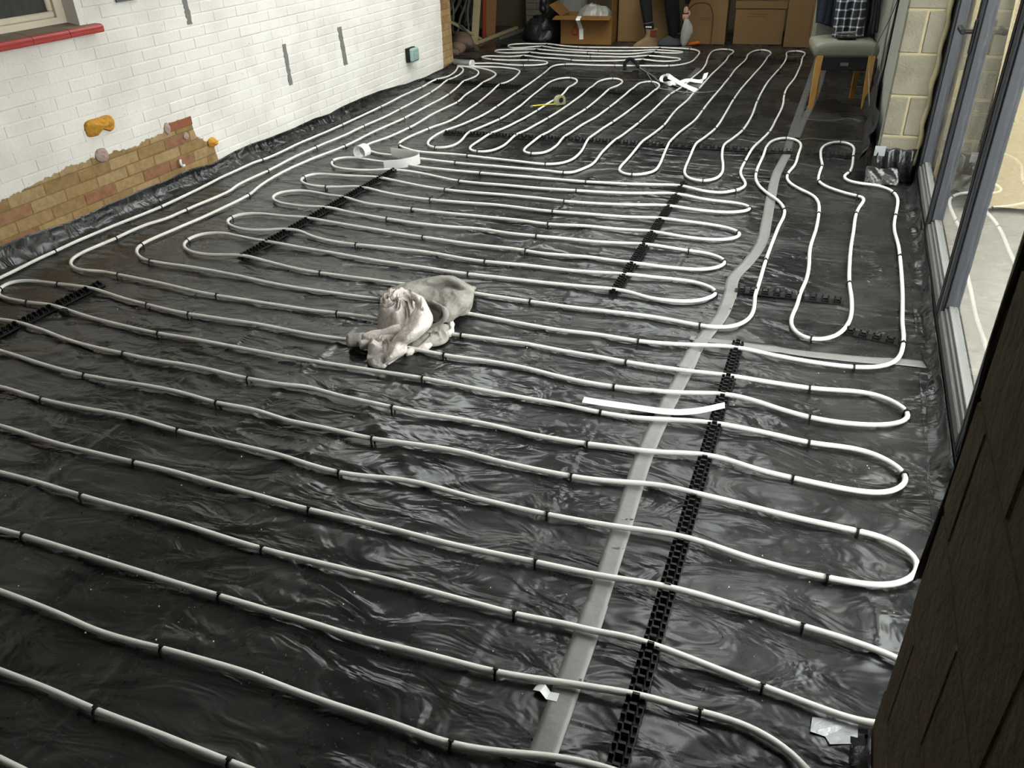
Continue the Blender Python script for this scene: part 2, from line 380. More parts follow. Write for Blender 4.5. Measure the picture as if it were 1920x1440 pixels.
M = dict(
    membrane=m_membrane(), paint=m_wall(True), mortar=m_wall(False),
    pipe=simple('white_pipe_plastic', (0.72, 0.70, 0.665), 0.32, 0.5, var=0.03, vscale=3),
    black=simple('black_plastic', (0.006, 0.006, 0.006), 0.5, 0.3),
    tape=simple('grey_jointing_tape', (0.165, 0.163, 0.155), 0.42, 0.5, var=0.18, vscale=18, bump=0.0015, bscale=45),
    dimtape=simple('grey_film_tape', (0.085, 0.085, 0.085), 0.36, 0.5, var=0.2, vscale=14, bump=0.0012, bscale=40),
    silver=simple('silver_tape', (0.33, 0.34, 0.345), 0.4, 0.6, metal=0.35, var=0.1, vscale=20, bump=0.003, bscale=50),
    paper=simple('white_paper_strip', (0.80, 0.79, 0.77), 0.7, 0.3, var=0.05, vscale=20),
    block=simple('aerated_block', (0.175, 0.158, 0.12), 0.9, 0.2, var=0.36, vscale=9, bump=0.004, bscale=90),
    blockmortar=simple('pale_mortar', (0.31, 0.26, 0.155), 0.9, 0.2, var=0.15, vscale=30, bump=0.004, bscale=60),
    render=simple('grey_green_render', (0.27, 0.27, 0.235), 0.85, 0.3, var=0.14, vscale=5, bump=0.002, bscale=40),
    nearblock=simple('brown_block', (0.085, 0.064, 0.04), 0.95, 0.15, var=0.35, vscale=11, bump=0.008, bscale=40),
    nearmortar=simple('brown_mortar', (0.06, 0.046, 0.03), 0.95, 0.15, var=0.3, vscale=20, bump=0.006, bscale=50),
    alu=simple('grey_aluminium_frame', (0.04, 0.042, 0.049), 0.45, 0.25, metal=0.0, var=0.05, vscale=6),
    alulight=simple('pale_grey_frame_bead', (0.14, 0.14, 0.136), 0.5, 0.3, metal=0.0, var=0.08, vscale=9),
    gasket=simple('black_gasket', (0.008, 0.008, 0.009), 0.5, 0.4),
    glass=m_glass('clear_glass', dust=0.12), added_rooflight=m_glass('added_rooflight_glass'),
    ceiling=simple('plasterboard', (0.62, 0.60, 0.57), 0.9, 0.2, var=0.05),
    dark=simple('dark_house_wall', (0.10, 0.085, 0.07), 0.9, 0.2, var=0.2),
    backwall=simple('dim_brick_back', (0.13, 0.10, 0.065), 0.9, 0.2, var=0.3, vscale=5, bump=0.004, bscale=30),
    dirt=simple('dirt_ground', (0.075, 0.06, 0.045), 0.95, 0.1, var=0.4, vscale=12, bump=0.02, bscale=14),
    patio=simple('pale_concrete', (0.20, 0.185, 0.16), 0.9, 0.2, var=0.14, vscale=2.2, bump=0.02, bscale=6),
    card=simple('brown_cardboard', (0.165, 0.098, 0.042), 0.8, 0.25, var=0.10, vscale=6, bump=0.001, bscale=60),
    card2=simple('orange_cardboard', (0.18, 0.088, 0.022), 0.75, 0.3, var=0.10, vscale=6, bump=0.001, bscale=60),
    ink=simple('brown_ink', (0.085, 0.05, 0.022), 0.8, 0.2), redink=simple('red_ink', (0.22, 0.025, 0.012), 0.8, 0.2),
    jumper=simple('grey_wool', (0.30, 0.28, 0.255), 0.95, 0.1, var=0.12, vscale=22, bump=0.012, bscale=24),
    lining=simple('pale_pink_lining', (0.62, 0.555, 0.52), 0.95, 0.1, var=0.12, vscale=14, bump=0.014, bscale=26),
    shadowwool=simple('neck_shade_wool', (0.10, 0.095, 0.09), 0.95, 0.1),
    leather=simple('sage_leatherette', (0.175, 0.172, 0.135), 0.5, 0.4, var=0.06, bump=0.0006, bscale=250),
    oak=simple('oak_leg', (0.42, 0.22, 0.055), 0.5, 0.4, var=0.15, vscale=20),
    navy=simple('navy_jacket', (0.010, 0.013, 0.020), 0.9, 0.2), plaid=m_plaid(),
    trouser=simple('black_trousers', (0.008, 0.008, 0.009), 0.9, 0.2), skin=simple('skin', (0.42, 0.25, 0.18), 0.6, 0.4),
    boot=simple('tan_suede', (0.17, 0.115, 0.062), 0.9, 0.2, var=0.2, vscale=25), bootin=simple('dark_red_lining', (0.11, 0.02, 0.015), 0.9, 0.2),
    greycloth=simple('grey_shirt', (0.06, 0.065, 0.07), 0.9, 0.2), hair=simple('dark_hair', (0.02, 0.014, 0.01), 0.7),
    white=simple('white_print', (0.75, 0.75, 0.75), 0.7), bag=simple('grey_plastic_bag', (0.26, 0.255, 0.23), 0.4, 0.5, var=0.2, vscale=20, bump=0.006, bscale=30),
    blackbag=simple('black_bag', (0.010, 0.010, 0.011), 0.4, 0.5, bump=0.01, bscale=16),
    foam=simple('orange_foam', (0.55, 0.27, 0.035), 0.8, 0.3, var=0.3, vscale=28, bump=0.012, bscale=55),
    patch=simple('pink_plaster', (0.40, 0.29, 0.255), 0.9, 0.2, var=0.25, vscale=35, bump=0.006, bscale=60),
    chase=simple('grey_chase_filler', (0.20, 0.195, 0.18), 0.85, 0.2, var=0.35, vscale=60, bump=0.003, bscale=90),
    cream=simple('cream_window_paint', (0.66, 0.58, 0.47), 0.5, 0.4, var=0.08, vscale=20, bump=0.001, bscale=60),
    redsill=simple('red_sill_paint', (0.42, 0.055, 0.05), 0.5, 0.4, var=0.15, vscale=20, bump=0.0015, bscale=50),
    sillgrime=simple('grimy_sill_top', (0.20, 0.16, 0.12), 0.9, 0.2, var=0.25, vscale=14),
    greenbox=simple('pale_green_socket', (0.26, 0.36, 0.34), 0.45, 0.4), yellow=simple('yellow_tape_blade', (0.75, 0.62, 0.02), 0.4, 0.5),
    tmbody=simple('tape_measure_body', (0.30, 0.28, 0.16), 0.4, 0.5, var=0.2), orange=simple('orange_handle', (0.62, 0.16, 0.02), 0.5, 0.4),
    pale=simple('pale_pine', (0.36, 0.29, 0.16), 0.8, 0.2, var=0.2, vscale=15), red=simple('red_pole', (0.36, 0.05, 0.03), 0.5, 0.4),
    brown=simple('brown_plank', (0.20, 0.095, 0.04), 0.8, 0.2, var=0.2, vscale=12), stone=simple('brown_stone', (0.16, 0.11, 0.08), 0.9, 0.2, var=0.3, vscale=14, bump=0.01, bscale=30),
    hose=simple('grey_hose', (0.11, 0.105, 0.09), 0.6, 0.3, var=0.2), steel=simple('grey_cable', (0.16, 0.16, 0.155), 0.5, 0.4),
    ply=simple('plywood', (0.26, 0.21, 0.125), 0.7, 0.3, var=0.10, vscale=5), boardwhite=simple('white_garden_wall', (0.25, 0.23, 0.19), 0.9, 0.2, var=0.08),
    clearfilm=simple('clear_film', (0.03, 0.03, 0.03), 0.2, 0.6, var=0.3, vscale=20, bump=0.004, bscale=40),
    crumbs=simple('plaster_crumbs', (0.6, 0.58, 0.55), 0.9, 0.2),
)

# ------------------------------------------------------------------ measured layout (metres, room axes)
CIRCUIT_1=[(-3.774,8.125),(-3.733,8.153),(-3.589,8.223),(-3.382,8.270),(-3.251,8.222),(-3.078,8.230),(-2.971,8.258),(-2.884,8.319),(-2.866,8.395),(-2.878,8.439),(-2.951,8.512),(-3.123,8.514),(-3.311,8.473),(-3.535,8.460),(-3.626,8.493),(-3.682,8.543),(-3.703,8.592),(-3.690,8.628),(-3.617,8.661),(-3.315,8.684),(-3.236,8.742),(-3.086,8.684),(-2.769,8.679),(-2.703,8.634),(-2.272,8.669),(-2.109,8.724),(-1.960,8.776),(-1.797,8.734),(-1.714,8.733),(-1.607,8.814),(-1.580,8.886),(-1.589,8.935),(-1.696,8.979),(-1.961,8.995),(-2.251,8.912),(-2.267,8.921),(-2.559,8.887),(-3.085,8.901),(-3.251,8.930),(-3.399,8.908),(-3.591,8.889),(-3.674,8.937),(-3.714,8.996),(-3.702,9.066),(-3.560,9.118),(-3.249,9.146),(-2.908,9.111),(-2.916,9.087),(-2.667,9.075),(-2.381,9.071),(-2.136,9.123),(-1.974,9.242),(-1.964,9.231),(-1.818,9.228),(-1.682,9.269),(-1.630,9.314),(-1.634,9.356),(-1.777,9.382),(-1.956,9.362),(-2.342,9.264),(-2.554,9.237),(-2.889,9.248),(-3.235,9.336),(-3.265,9.353),(-3.451,9.259),(-3.558,9.219),(-3.653,9.274),(-3.686,9.338),(-3.682,9.434),(-3.545,9.515),(-3.256,9.515),(-3.024,9.472),(-2.871,9.442),(-2.560,9.451),(-2.238,9.480),(-1.956,9.529),(-1.780,9.579),(-1.623,9.566),(-1.551,9.533),(-1.493,9.428),(-1.472,9.347),(-1.457,9.123),(-1.462,8.763),(-1.520,8.608),(-1.638,8.497),(-1.873,8.463),(-2.172,8.425),(-2.410,8.402),(-2.671,8.396),(-2.751,8.352),(-2.776,8.235),(-2.742,7.990),(-2.701,7.483),(-2.682,7.007),(-2.652,6.453),(-2.648,6.211),(-2.681,5.883),(-2.727,5.575),(-2.743,5.412),(-2.723,5.283),(-2.686,5.208),(-2.623,5.164),(-2.563,5.170),(-2.504,5.244),(-2.503,5.382),(-2.532,5.568),(-2.514,5.756),(-2.467,6.050),(-2.467,6.500),(-2.520,7.192),(-2.527,7.556),(-2.485,7.669),(-2.416,7.724),(-2.339,7.665),(-2.289,7.537),(-2.283,7.279),(-2.253,6.919),(-2.272,6.550),(-2.273,6.403),(-2.306,5.982),(-2.361,5.622),(-2.375,5.379),(-2.370,5.234),(-2.342,5.171),(-2.286,5.134),(-2.203,5.164),(-2.155,5.294),(-2.159,5.457),(-2.167,5.616),(-2.140,5.857),(-2.107,6.168),(-2.090,6.597),(-2.088,7.297),(-2.099,7.645),(-2.015,7.786),(-1.927,7.743),(-1.881,7.635),(-1.882,7.495),(-1.907,7.312),(-1.910,6.569),(-1.950,5.991),(-1.979,5.582),(-1.983,5.341),(-1.970,5.240),(-1.940,5.197),(-1.892,5.186),(-1.817,5.231),(-1.789,5.378),(-1.803,5.649),(-1.778,6.123),(-1.747,6.352),(-1.737,6.638),(-1.718,7.329),(-1.718,7.637),(-1.646,7.753),(-1.560,7.674),(-1.524,7.563),(-1.512,7.369),(-1.530,7.035),(-1.562,6.516),(-1.586,6.195),(-1.621,5.680),(-1.580,5.298),(-1.589,5.114),(-1.640,5.014),(-1.719,4.975),(-1.897,4.978),(-2.297,5.022),(-2.458,5.034),(-2.611,5.033),(-2.673,5.033),(-2.806,5.088),(-2.871,5.131),(-2.906,5.177),(-2.923,5.240),(-2.917,5.364),(-2.883,5.645),(-2.832,5.887),(-2.851,6.352),(-2.864,6.553),(-2.951,7.298),(-2.939,7.301),(-2.930,7.557),(-2.978,7.849),(-3.007,7.947),(-3.059,8.007),(-3.151,8.058),(-3.309,8.089),(-3.530,8.084),(-3.695,8.085),(-3.758,8.090)]
CIRCUIT_2=[(-3.751,8.073),(-3.635,8.068),(-3.508,8.033),(-3.351,7.940),(-3.225,7.809),(-3.181,7.740),(-3.155,7.637),(-3.134,7.301),(-3.114,7.047),(-3.094,6.793),(-3.048,6.532),(-3.064,6.103),(-3.044,5.635),(-3.061,5.364),(-3.115,5.100),(-3.098,5.032),(-3.026,4.962),(-2.910,4.907),(-2.794,4.905),(-2.586,4.880),(-2.435,4.857),(-2.303,4.847),(-1.900,4.837),(-1.673,4.842),(-1.562,4.830),(-1.502,4.838),(-1.465,4.917),(-1.428,5.065),(-1.441,5.371),(-1.428,5.677),(-1.410,5.912),(-1.390,6.226),(-1.373,6.636),(-1.356,7.213),(-1.321,7.600),(-1.307,7.815),(-1.304,8.004),(-1.281,8.376),(-1.296,8.695),(-1.337,9.069),(-1.349,9.394),(-1.316,9.595),(-1.243,9.632),(-1.173,9.594),(-1.134,9.503),(-1.128,9.399),(-1.140,9.191),(-1.133,8.880),(-1.145,8.442),(-1.159,8.135),(-1.165,7.522),(-1.177,7.295),(-1.172,7.083),(-1.200,6.633),(-1.193,6.193),(-1.236,5.656),(-1.238,5.229),(-1.239,5.057),(-1.221,4.972),(-1.177,4.917),(-1.130,4.905),(-1.064,4.944),(-1.013,5.017),(-1.010,5.199),(-1.030,5.419),(-1.049,5.690),(-1.043,5.991),(-0.999,6.394),(-0.996,6.733),(-0.989,7.288),(-0.974,8.050),(-0.974,8.586),(-0.948,9.036),(-0.960,9.351),(-0.940,9.531),(-0.901,9.615),(-0.863,9.645),(-0.797,9.616),(-0.747,9.499),(-0.742,9.377),(-0.749,9.156),(-0.766,8.598),(-0.787,8.094),(-0.814,7.358),(-0.810,6.214),(-0.841,5.931),(-0.866,5.723),(-0.852,5.371),(-0.828,5.071),(-0.800,4.978),(-0.744,4.919),(-0.679,4.915),(-0.623,4.965),(-0.600,5.079),(-0.620,5.280),(-0.653,5.459),(-0.679,5.721),(-0.647,5.947),(-0.613,6.186),(-0.603,6.652),(-0.622,7.170),(-0.617,7.948),(-0.588,8.433),(-0.579,8.605),(-0.562,9.120),(-0.571,9.313),(-0.591,9.491),(-0.581,9.576),(-0.512,9.654),(-0.434,9.607),(-0.400,9.502),(-0.401,9.409),(-0.411,9.268),(-0.398,8.858),(-0.400,8.715),(-0.405,8.183),(-0.434,7.699),(-0.432,7.452),(-0.408,7.027),(-0.415,6.569),(-0.426,6.197),(-0.483,5.724),(-0.497,5.383),(-0.493,5.138),(-0.465,5.033),(-0.436,4.946),(-0.435,4.866),(-0.472,4.795),(-0.514,4.763),(-0.533,4.734),(-0.630,4.718),(-0.711,4.733),(-0.795,4.760),(-1.361,4.689),(-1.560,4.692),(-2.073,4.682),(-2.503,4.695),(-2.618,4.725),(-2.874,4.749),(-3.050,4.766),(-3.117,4.737),(-3.141,4.690),(-3.129,4.628),(-3.090,4.574),(-3.017,4.522),(-2.898,4.510),(-2.760,4.529),(-2.611,4.563),(-2.441,4.570),(-2.124,4.494),(-1.766,4.488),(-1.494,4.494),(-1.356,4.503),(-1.068,4.550),(-0.803,4.603),(-0.607,4.575),(-0.457,4.572),(-0.396,4.555),(-0.355,4.521),(-0.349,4.483),(-0.381,4.438),(-0.468,4.393),(-0.646,4.375),(-0.796,4.381),(-1.092,4.339),(-1.376,4.309),(-1.435,4.316),(-1.619,4.324),(-2.132,4.314),(-2.632,4.388),(-2.969,4.378),(-3.092,4.366),(-3.122,4.304),(-3.114,4.239),(-3.071,4.189),(-2.991,4.150),(-2.874,4.149),(-2.659,4.185),(-2.507,4.163),(-2.144,4.117),(-1.717,4.147),(-1.385,4.118),(-1.114,4.139),(-0.780,4.163),(-0.539,4.168),(-0.432,4.150),(-0.362,4.111),(-0.349,4.081),(-0.362,4.032),(-0.428,3.981),(-0.538,3.959),(-0.710,3.964),(-0.809,3.973),(-1.061,3.951),(-1.352,3.924),(-1.553,3.934),(-1.873,3.936),(-2.162,3.930),(-2.468,3.934),(-2.640,3.982),(-2.789,4.014),(-2.901,4.041),(-2.990,4.031),(-3.073,3.982),(-3.083,3.901),(-3.050,3.847),(-2.963,3.797),(-2.819,3.775),(-2.726,3.772),(-2.626,3.783),(-2.457,3.764),(-2.229,3.739),(-1.943,3.739),(-1.676,3.758),(-1.476,3.733),(-1.328,3.733),(-1.147,3.755),(-0.806,3.781),(-0.560,3.784),(-0.476,3.787),(-0.407,3.756),(-0.376,3.728),(-0.368,3.696),(-0.390,3.647),(-0.456,3.590),(-0.564,3.567),(-0.763,3.546),(-1.015,3.547),(-1.288,3.538),(-1.335,3.551),(-1.625,3.550),(-1.915,3.562),(-2.263,3.577),(-2.622,3.597),(-2.791,3.601),(-2.975,3.607),(-3.078,3.560),(-3.088,3.477),(-3.039,3.415),(-2.934,3.371),(-2.803,3.370),(-2.574,3.409),(-2.466,3.371),(-2.206,3.354),(-1.845,3.382),(-1.480,3.354),(-1.235,3.372),(-1.032,3.383),(-0.936,3.392),(-0.779,3.402),(-0.475,3.421),(-0.399,3.392),(-0.358,3.353),(-0.353,3.326),(-0.375,3.283),(-0.434,3.226),(-0.482,3.205),(-0.538,3.193),(-0.630,3.187),(-0.732,3.216),(-0.793,3.214),(-0.977,3.207),(-1.165,3.196),(-1.499,3.189),(-1.751,3.195),(-1.976,3.207),(-2.454,3.229),(-2.726,3.241),(-2.847,3.268),(-2.957,3.287),(-3.042,3.271),(-3.088,3.230),(-3.097,3.166),(-3.083,3.111),(-3.055,3.071),(-2.987,3.025),(-2.896,3.007),(-2.783,3.021),(-2.670,3.033),(-2.570,3.028),(-2.297,2.994),(-2.182,2.991),(-1.930,2.995),(-1.700,2.998),(-1.485,3.014),(-1.378,3.011),(-1.123,3.011),(-0.901,3.002),(-0.761,3.007),(-0.569,3.017),(-0.378,3.003),(-0.324,3.002),(-0.278,3.012),(-0.230,3.046),(-0.196,3.114),(-0.185,3.201),(-0.189,3.281),(-0.196,3.334),(-0.195,3.435),(-0.196,3.767),(-0.188,4.058),(-0.179,4.279),(-0.169,4.431),(-0.177,4.540),(-0.219,4.667),(-0.297,4.791),(-0.358,4.928),(-0.390,5.055),(-0.402,5.193),(-0.400,5.531),(-0.398,5.834),(-0.376,5.966),(-0.303,6.059),(-0.247,6.038),(-0.203,5.977),(-0.183,5.859),(-0.186,5.689),(-0.189,5.403),(-0.214,5.219),(-0.215,5.134),(-0.191,5.031),(-0.122,4.920),(-0.041,4.817),(-0.006,4.695),(0.004,4.527),(0.004,4.274),(-0.008,4.002),(0.002,3.763),(-0.000,3.603),(-0.013,3.450),(-0.020,3.295),(-0.031,3.199),(-0.024,3.107),(0.009,3.040),(0.052,3.010),(0.105,3.025),(0.153,3.073),(0.185,3.169),(0.198,3.287),(0.194,3.460),(0.183,3.631),(0.178,3.852),(0.178,4.060),(0.185,4.289),(0.190,4.518),(0.204,4.677),(0.231,4.825),(0.225,4.877),(0.183,4.884),(0.053,4.971),(-0.010,5.044),(-0.033,5.131),(-0.034,5.214),(-0.028,5.389),(-0.024,5.450),(-0.044,5.631),(-0.050,5.811),(-0.019,5.968),(0.060,6.046),(0.126,6.008),(0.154,5.901),(0.153,5.719),(0.154,5.531),(0.142,5.365),(0.110,5.256),(0.110,5.228),(0.129,5.157),(0.196,5.117),(0.285,5.112),(0.343,5.069),(0.381,5.005),(0.403,4.901),(0.402,4.782),(0.389,4.600),(0.378,4.429),(0.381,4.291),(0.393,4.127),(0.396,3.988),(0.398,3.730),(0.397,3.444),(0.391,3.249),(0.392,3.166),(0.388,3.061),(0.381,2.993),(0.366,2.930),(0.336,2.888),(0.290,2.858),(0.226,2.837),(0.106,2.827),(-0.047,2.829),(-0.206,2.837),(-0.387,2.816),(-0.579,2.793),(-0.759,2.799),(-0.927,2.792),(-1.022,2.796),(-1.202,2.801),(-1.321,2.805),(-1.518,2.809),(-1.760,2.818),(-2.056,2.805),(-2.168,2.802),(-2.415,2.817),(-2.600,2.839),(-2.810,2.853),(-2.971,2.849),(-3.102,2.855),(-3.184,2.889),(-3.251,2.943),(-3.279,2.991),(-3.286,3.058),(-3.272,3.246),(-3.243,3.545),(-3.242,3.880),(-3.291,4.068),(-3.318,4.322),(-3.311,4.543),(-3.248,5.008),(-3.258,5.351),(-3.231,5.895),(-3.235,6.459),(-3.253,6.798),(-3.333,7.301),(-3.334,7.430),(-3.342,7.627),(-3.374,7.758),(-3.444,7.883),(-3.527,7.973),(-3.617,8.027),(-3.729,8.059)]
CIRCUIT_3=[(-3.735,8.038),(-3.653,7.982),(-3.587,7.851),(-3.554,7.751),(-3.521,7.518),(-3.502,7.261),(-3.442,6.820),(-3.407,6.160),(-3.406,5.826),(-3.423,5.598),(-3.415,5.228),(-3.433,4.939),(-3.438,4.572),(-3.432,4.351),(-3.431,3.985),(-3.413,3.949),(-3.417,3.763),(-3.430,3.547),(-3.437,3.382),(-3.478,3.269),(-3.480,3.058),(-3.493,2.944),(-3.501,2.817),(-3.485,2.749),(-3.452,2.706),(-3.398,2.670),(-3.316,2.653),(-3.232,2.671),(-3.118,2.666),(-2.836,2.650),(-2.490,2.620),(-2.273,2.623),(-1.946,2.631),(-1.869,2.637),(-1.662,2.641),(-1.487,2.621),(-1.325,2.612),(-1.259,2.610),(-1.016,2.625),(-0.784,2.623),(-0.592,2.616),(-0.401,2.622),(-0.206,2.621),(-0.066,2.629),(-0.041,2.631),(0.083,2.638),(0.256,2.668),(0.314,2.659),(0.359,2.634),(0.391,2.594),(0.401,2.563),(0.390,2.526),(0.356,2.490),(0.302,2.466),(0.204,2.449),(0.097,2.446),(-0.025,2.465),(-0.117,2.487),(-0.184,2.491),(-0.268,2.476),(-0.389,2.450),(-0.591,2.429),(-0.807,2.430),(-0.949,2.444),(-1.268,2.440),(-1.399,2.447),(-1.572,2.436),(-1.695,2.436),(-1.818,2.432),(-2.139,2.439),(-2.319,2.433),(-2.500,2.428),(-2.742,2.443),(-2.898,2.462),(-3.086,2.492),(-3.150,2.490),(-3.314,2.489),(-3.418,2.491),(-3.495,2.483),(-3.545,2.459),(-3.559,2.419),(-3.549,2.381),(-3.522,2.344),(-3.478,2.312),(-3.431,2.302),(-3.369,2.298),(-3.290,2.294),(-3.140,2.297),(-3.034,2.286),(-2.776,2.257),(-2.495,2.240),(-2.200,2.240),(-1.992,2.239),(-1.882,2.237),(-1.603,2.243),(-1.259,2.252),(-0.907,2.251),(-0.721,2.252),(-0.579,2.245),(-0.470,2.256),(-0.354,2.280),(-0.237,2.295),(-0.122,2.302),(-0.009,2.303),(0.090,2.295),(0.234,2.309),(0.302,2.293),(0.352,2.257),(0.380,2.220),(0.385,2.194),(0.365,2.147),(0.336,2.111),(0.292,2.090),(0.214,2.080),(0.067,2.082),(-0.041,2.088),(-0.140,2.106),(-0.206,2.106),(-0.368,2.077),(-0.540,2.063),(-0.571,2.058),(-0.768,2.054),(-0.930,2.059),(-1.026,2.055),(-1.157,2.045),(-1.266,2.040),(-1.439,2.046),(-1.674,2.062),(-1.691,2.052),(-1.889,2.050),(-2.140,2.059),(-2.350,2.052),(-2.504,2.053),(-2.616,2.055),(-2.780,2.067),(-2.968,2.105),(-3.138,2.120),(-3.246,2.123),(-3.400,2.120),(-3.500,2.090),(-3.545,2.020),(-3.500,1.945),(-3.400,1.920),(-2.998,1.913),(-2.745,1.883),(-2.511,1.869),(-2.320,1.878),(-2.159,1.885),(-2.023,1.879),(-1.890,1.866),(-1.740,1.874),(-1.635,1.862),(-1.557,1.854),(-1.537,1.858),(-1.260,1.853),(-0.961,1.883),(-0.887,1.883),(-0.763,1.877),(-0.568,1.876),(-0.489,1.884),(-0.358,1.909),(-0.278,1.915),(-0.203,1.906),(-0.070,1.908),(0.078,1.900),(0.249,1.898),(0.310,1.897),(0.355,1.879),(0.389,1.855),(0.401,1.835),(0.400,1.803),(0.386,1.768),(0.360,1.736),(0.327,1.712),(0.284,1.697),(0.178,1.688),(0.004,1.693),(-0.196,1.707),(-0.334,1.702),(-0.435,1.694),(-0.581,1.688),(-0.804,1.688),(-1.045,1.698),(-1.268,1.663),(-1.541,1.680),(-1.906,1.681),(-2.145,1.693),(-2.340,1.685),(-2.529,1.683),(-2.748,1.700),(-3.100,1.700),(-3.380,1.700),(-3.480,1.680),(-3.535,1.646),(-3.545,1.603),(-3.535,1.559),(-3.480,1.525),(-3.380,1.505),(-3.100,1.505),(-2.517,1.504),(-2.216,1.488),(-1.924,1.490),(-1.742,1.494),(-1.602,1.491),(-1.434,1.486),(-1.261,1.481),(-0.992,1.487),(-0.797,1.485),(-0.545,1.495),(-0.371,1.503),(-0.204,1.512),(-0.062,1.516),(0.140,1.505),(0.231,1.498),(0.324,1.482),(0.385,1.462),(0.405,1.400),(0.385,1.330),(0.340,1.295),(0.275,1.276),(0.219,1.278),(0.063,1.296),(-0.071,1.310),(-0.198,1.321),(-0.264,1.326),(-0.329,1.320),(-0.410,1.321),(-0.535,1.308),(-0.740,1.307),(-0.947,1.306),(-1.163,1.298),(-1.280,1.295),(-1.579,1.304),(-1.937,1.302),(-2.134,1.306),(-2.285,1.306),(-3.100,1.306),(-3.380,1.306),(-3.480,1.286),(-3.535,1.250),(-3.545,1.203),(-3.535,1.156),(-3.480,1.120),(-3.380,1.100),(-3.100,1.100),(-2.048,1.105),(-1.955,1.108),(-1.749,1.108),(-1.501,1.109),(-1.283,1.109),(-1.081,1.111),(-1.040,1.113),(-0.886,1.112),(-0.699,1.122),(-0.524,1.128),(-0.356,1.153),(-0.236,1.168),(-0.185,1.174),(-0.065,1.179),(0.006,1.184),(0.063,1.177),(0.112,1.160),(0.145,1.142),(0.163,1.127),(0.200,1.085),(0.215,1.035),(0.170,0.990),(0.050,0.975),(-0.261,0.975),(-0.335,0.967),(-0.425,0.946),(-0.537,0.926),(-0.688,0.928),(-0.798,0.926),(-0.914,0.926),(-1.054,0.931),(-1.177,0.926),(-1.293,0.920),(-1.405,0.911),(-1.517,0.910),(-1.582,0.917),(-1.839,0.928),(-3.100,0.930),(-3.380,0.930),(-3.480,0.910),(-3.535,0.876),(-3.545,0.833),(-3.535,0.789),(-3.480,0.755),(-3.380,0.735),(-3.100,0.735),(-1.617,0.739),(-1.459,0.737),(-1.312,0.730),(-1.136,0.731),(-0.961,0.730),(-0.909,0.730),(-0.400,0.730),(0.000,0.730),(0.110,0.705),(0.155,0.645),(0.110,0.585),(0.000,0.560),(-0.700,0.560),(-1.378,0.565),(-1.416,0.568),(-2.500,0.570),(-3.450,0.575),(-3.580,0.600),(-3.640,0.670),(-3.650,0.850),(-3.650,1.600),(-3.647,2.464),(-3.654,2.624),(-3.654,2.807),(-3.651,3.001),(-3.642,3.241),(-3.619,3.556),(-3.627,3.873),(-3.639,4.489),(-3.616,4.555),(-3.615,5.000),(-3.611,5.570),(-3.609,6.193),(-3.625,6.689),(-3.625,7.013),(-3.634,7.229),(-3.605,7.498),(-3.626,7.700),(-3.666,7.869),(-3.704,7.970),(-3.721,8.041)]
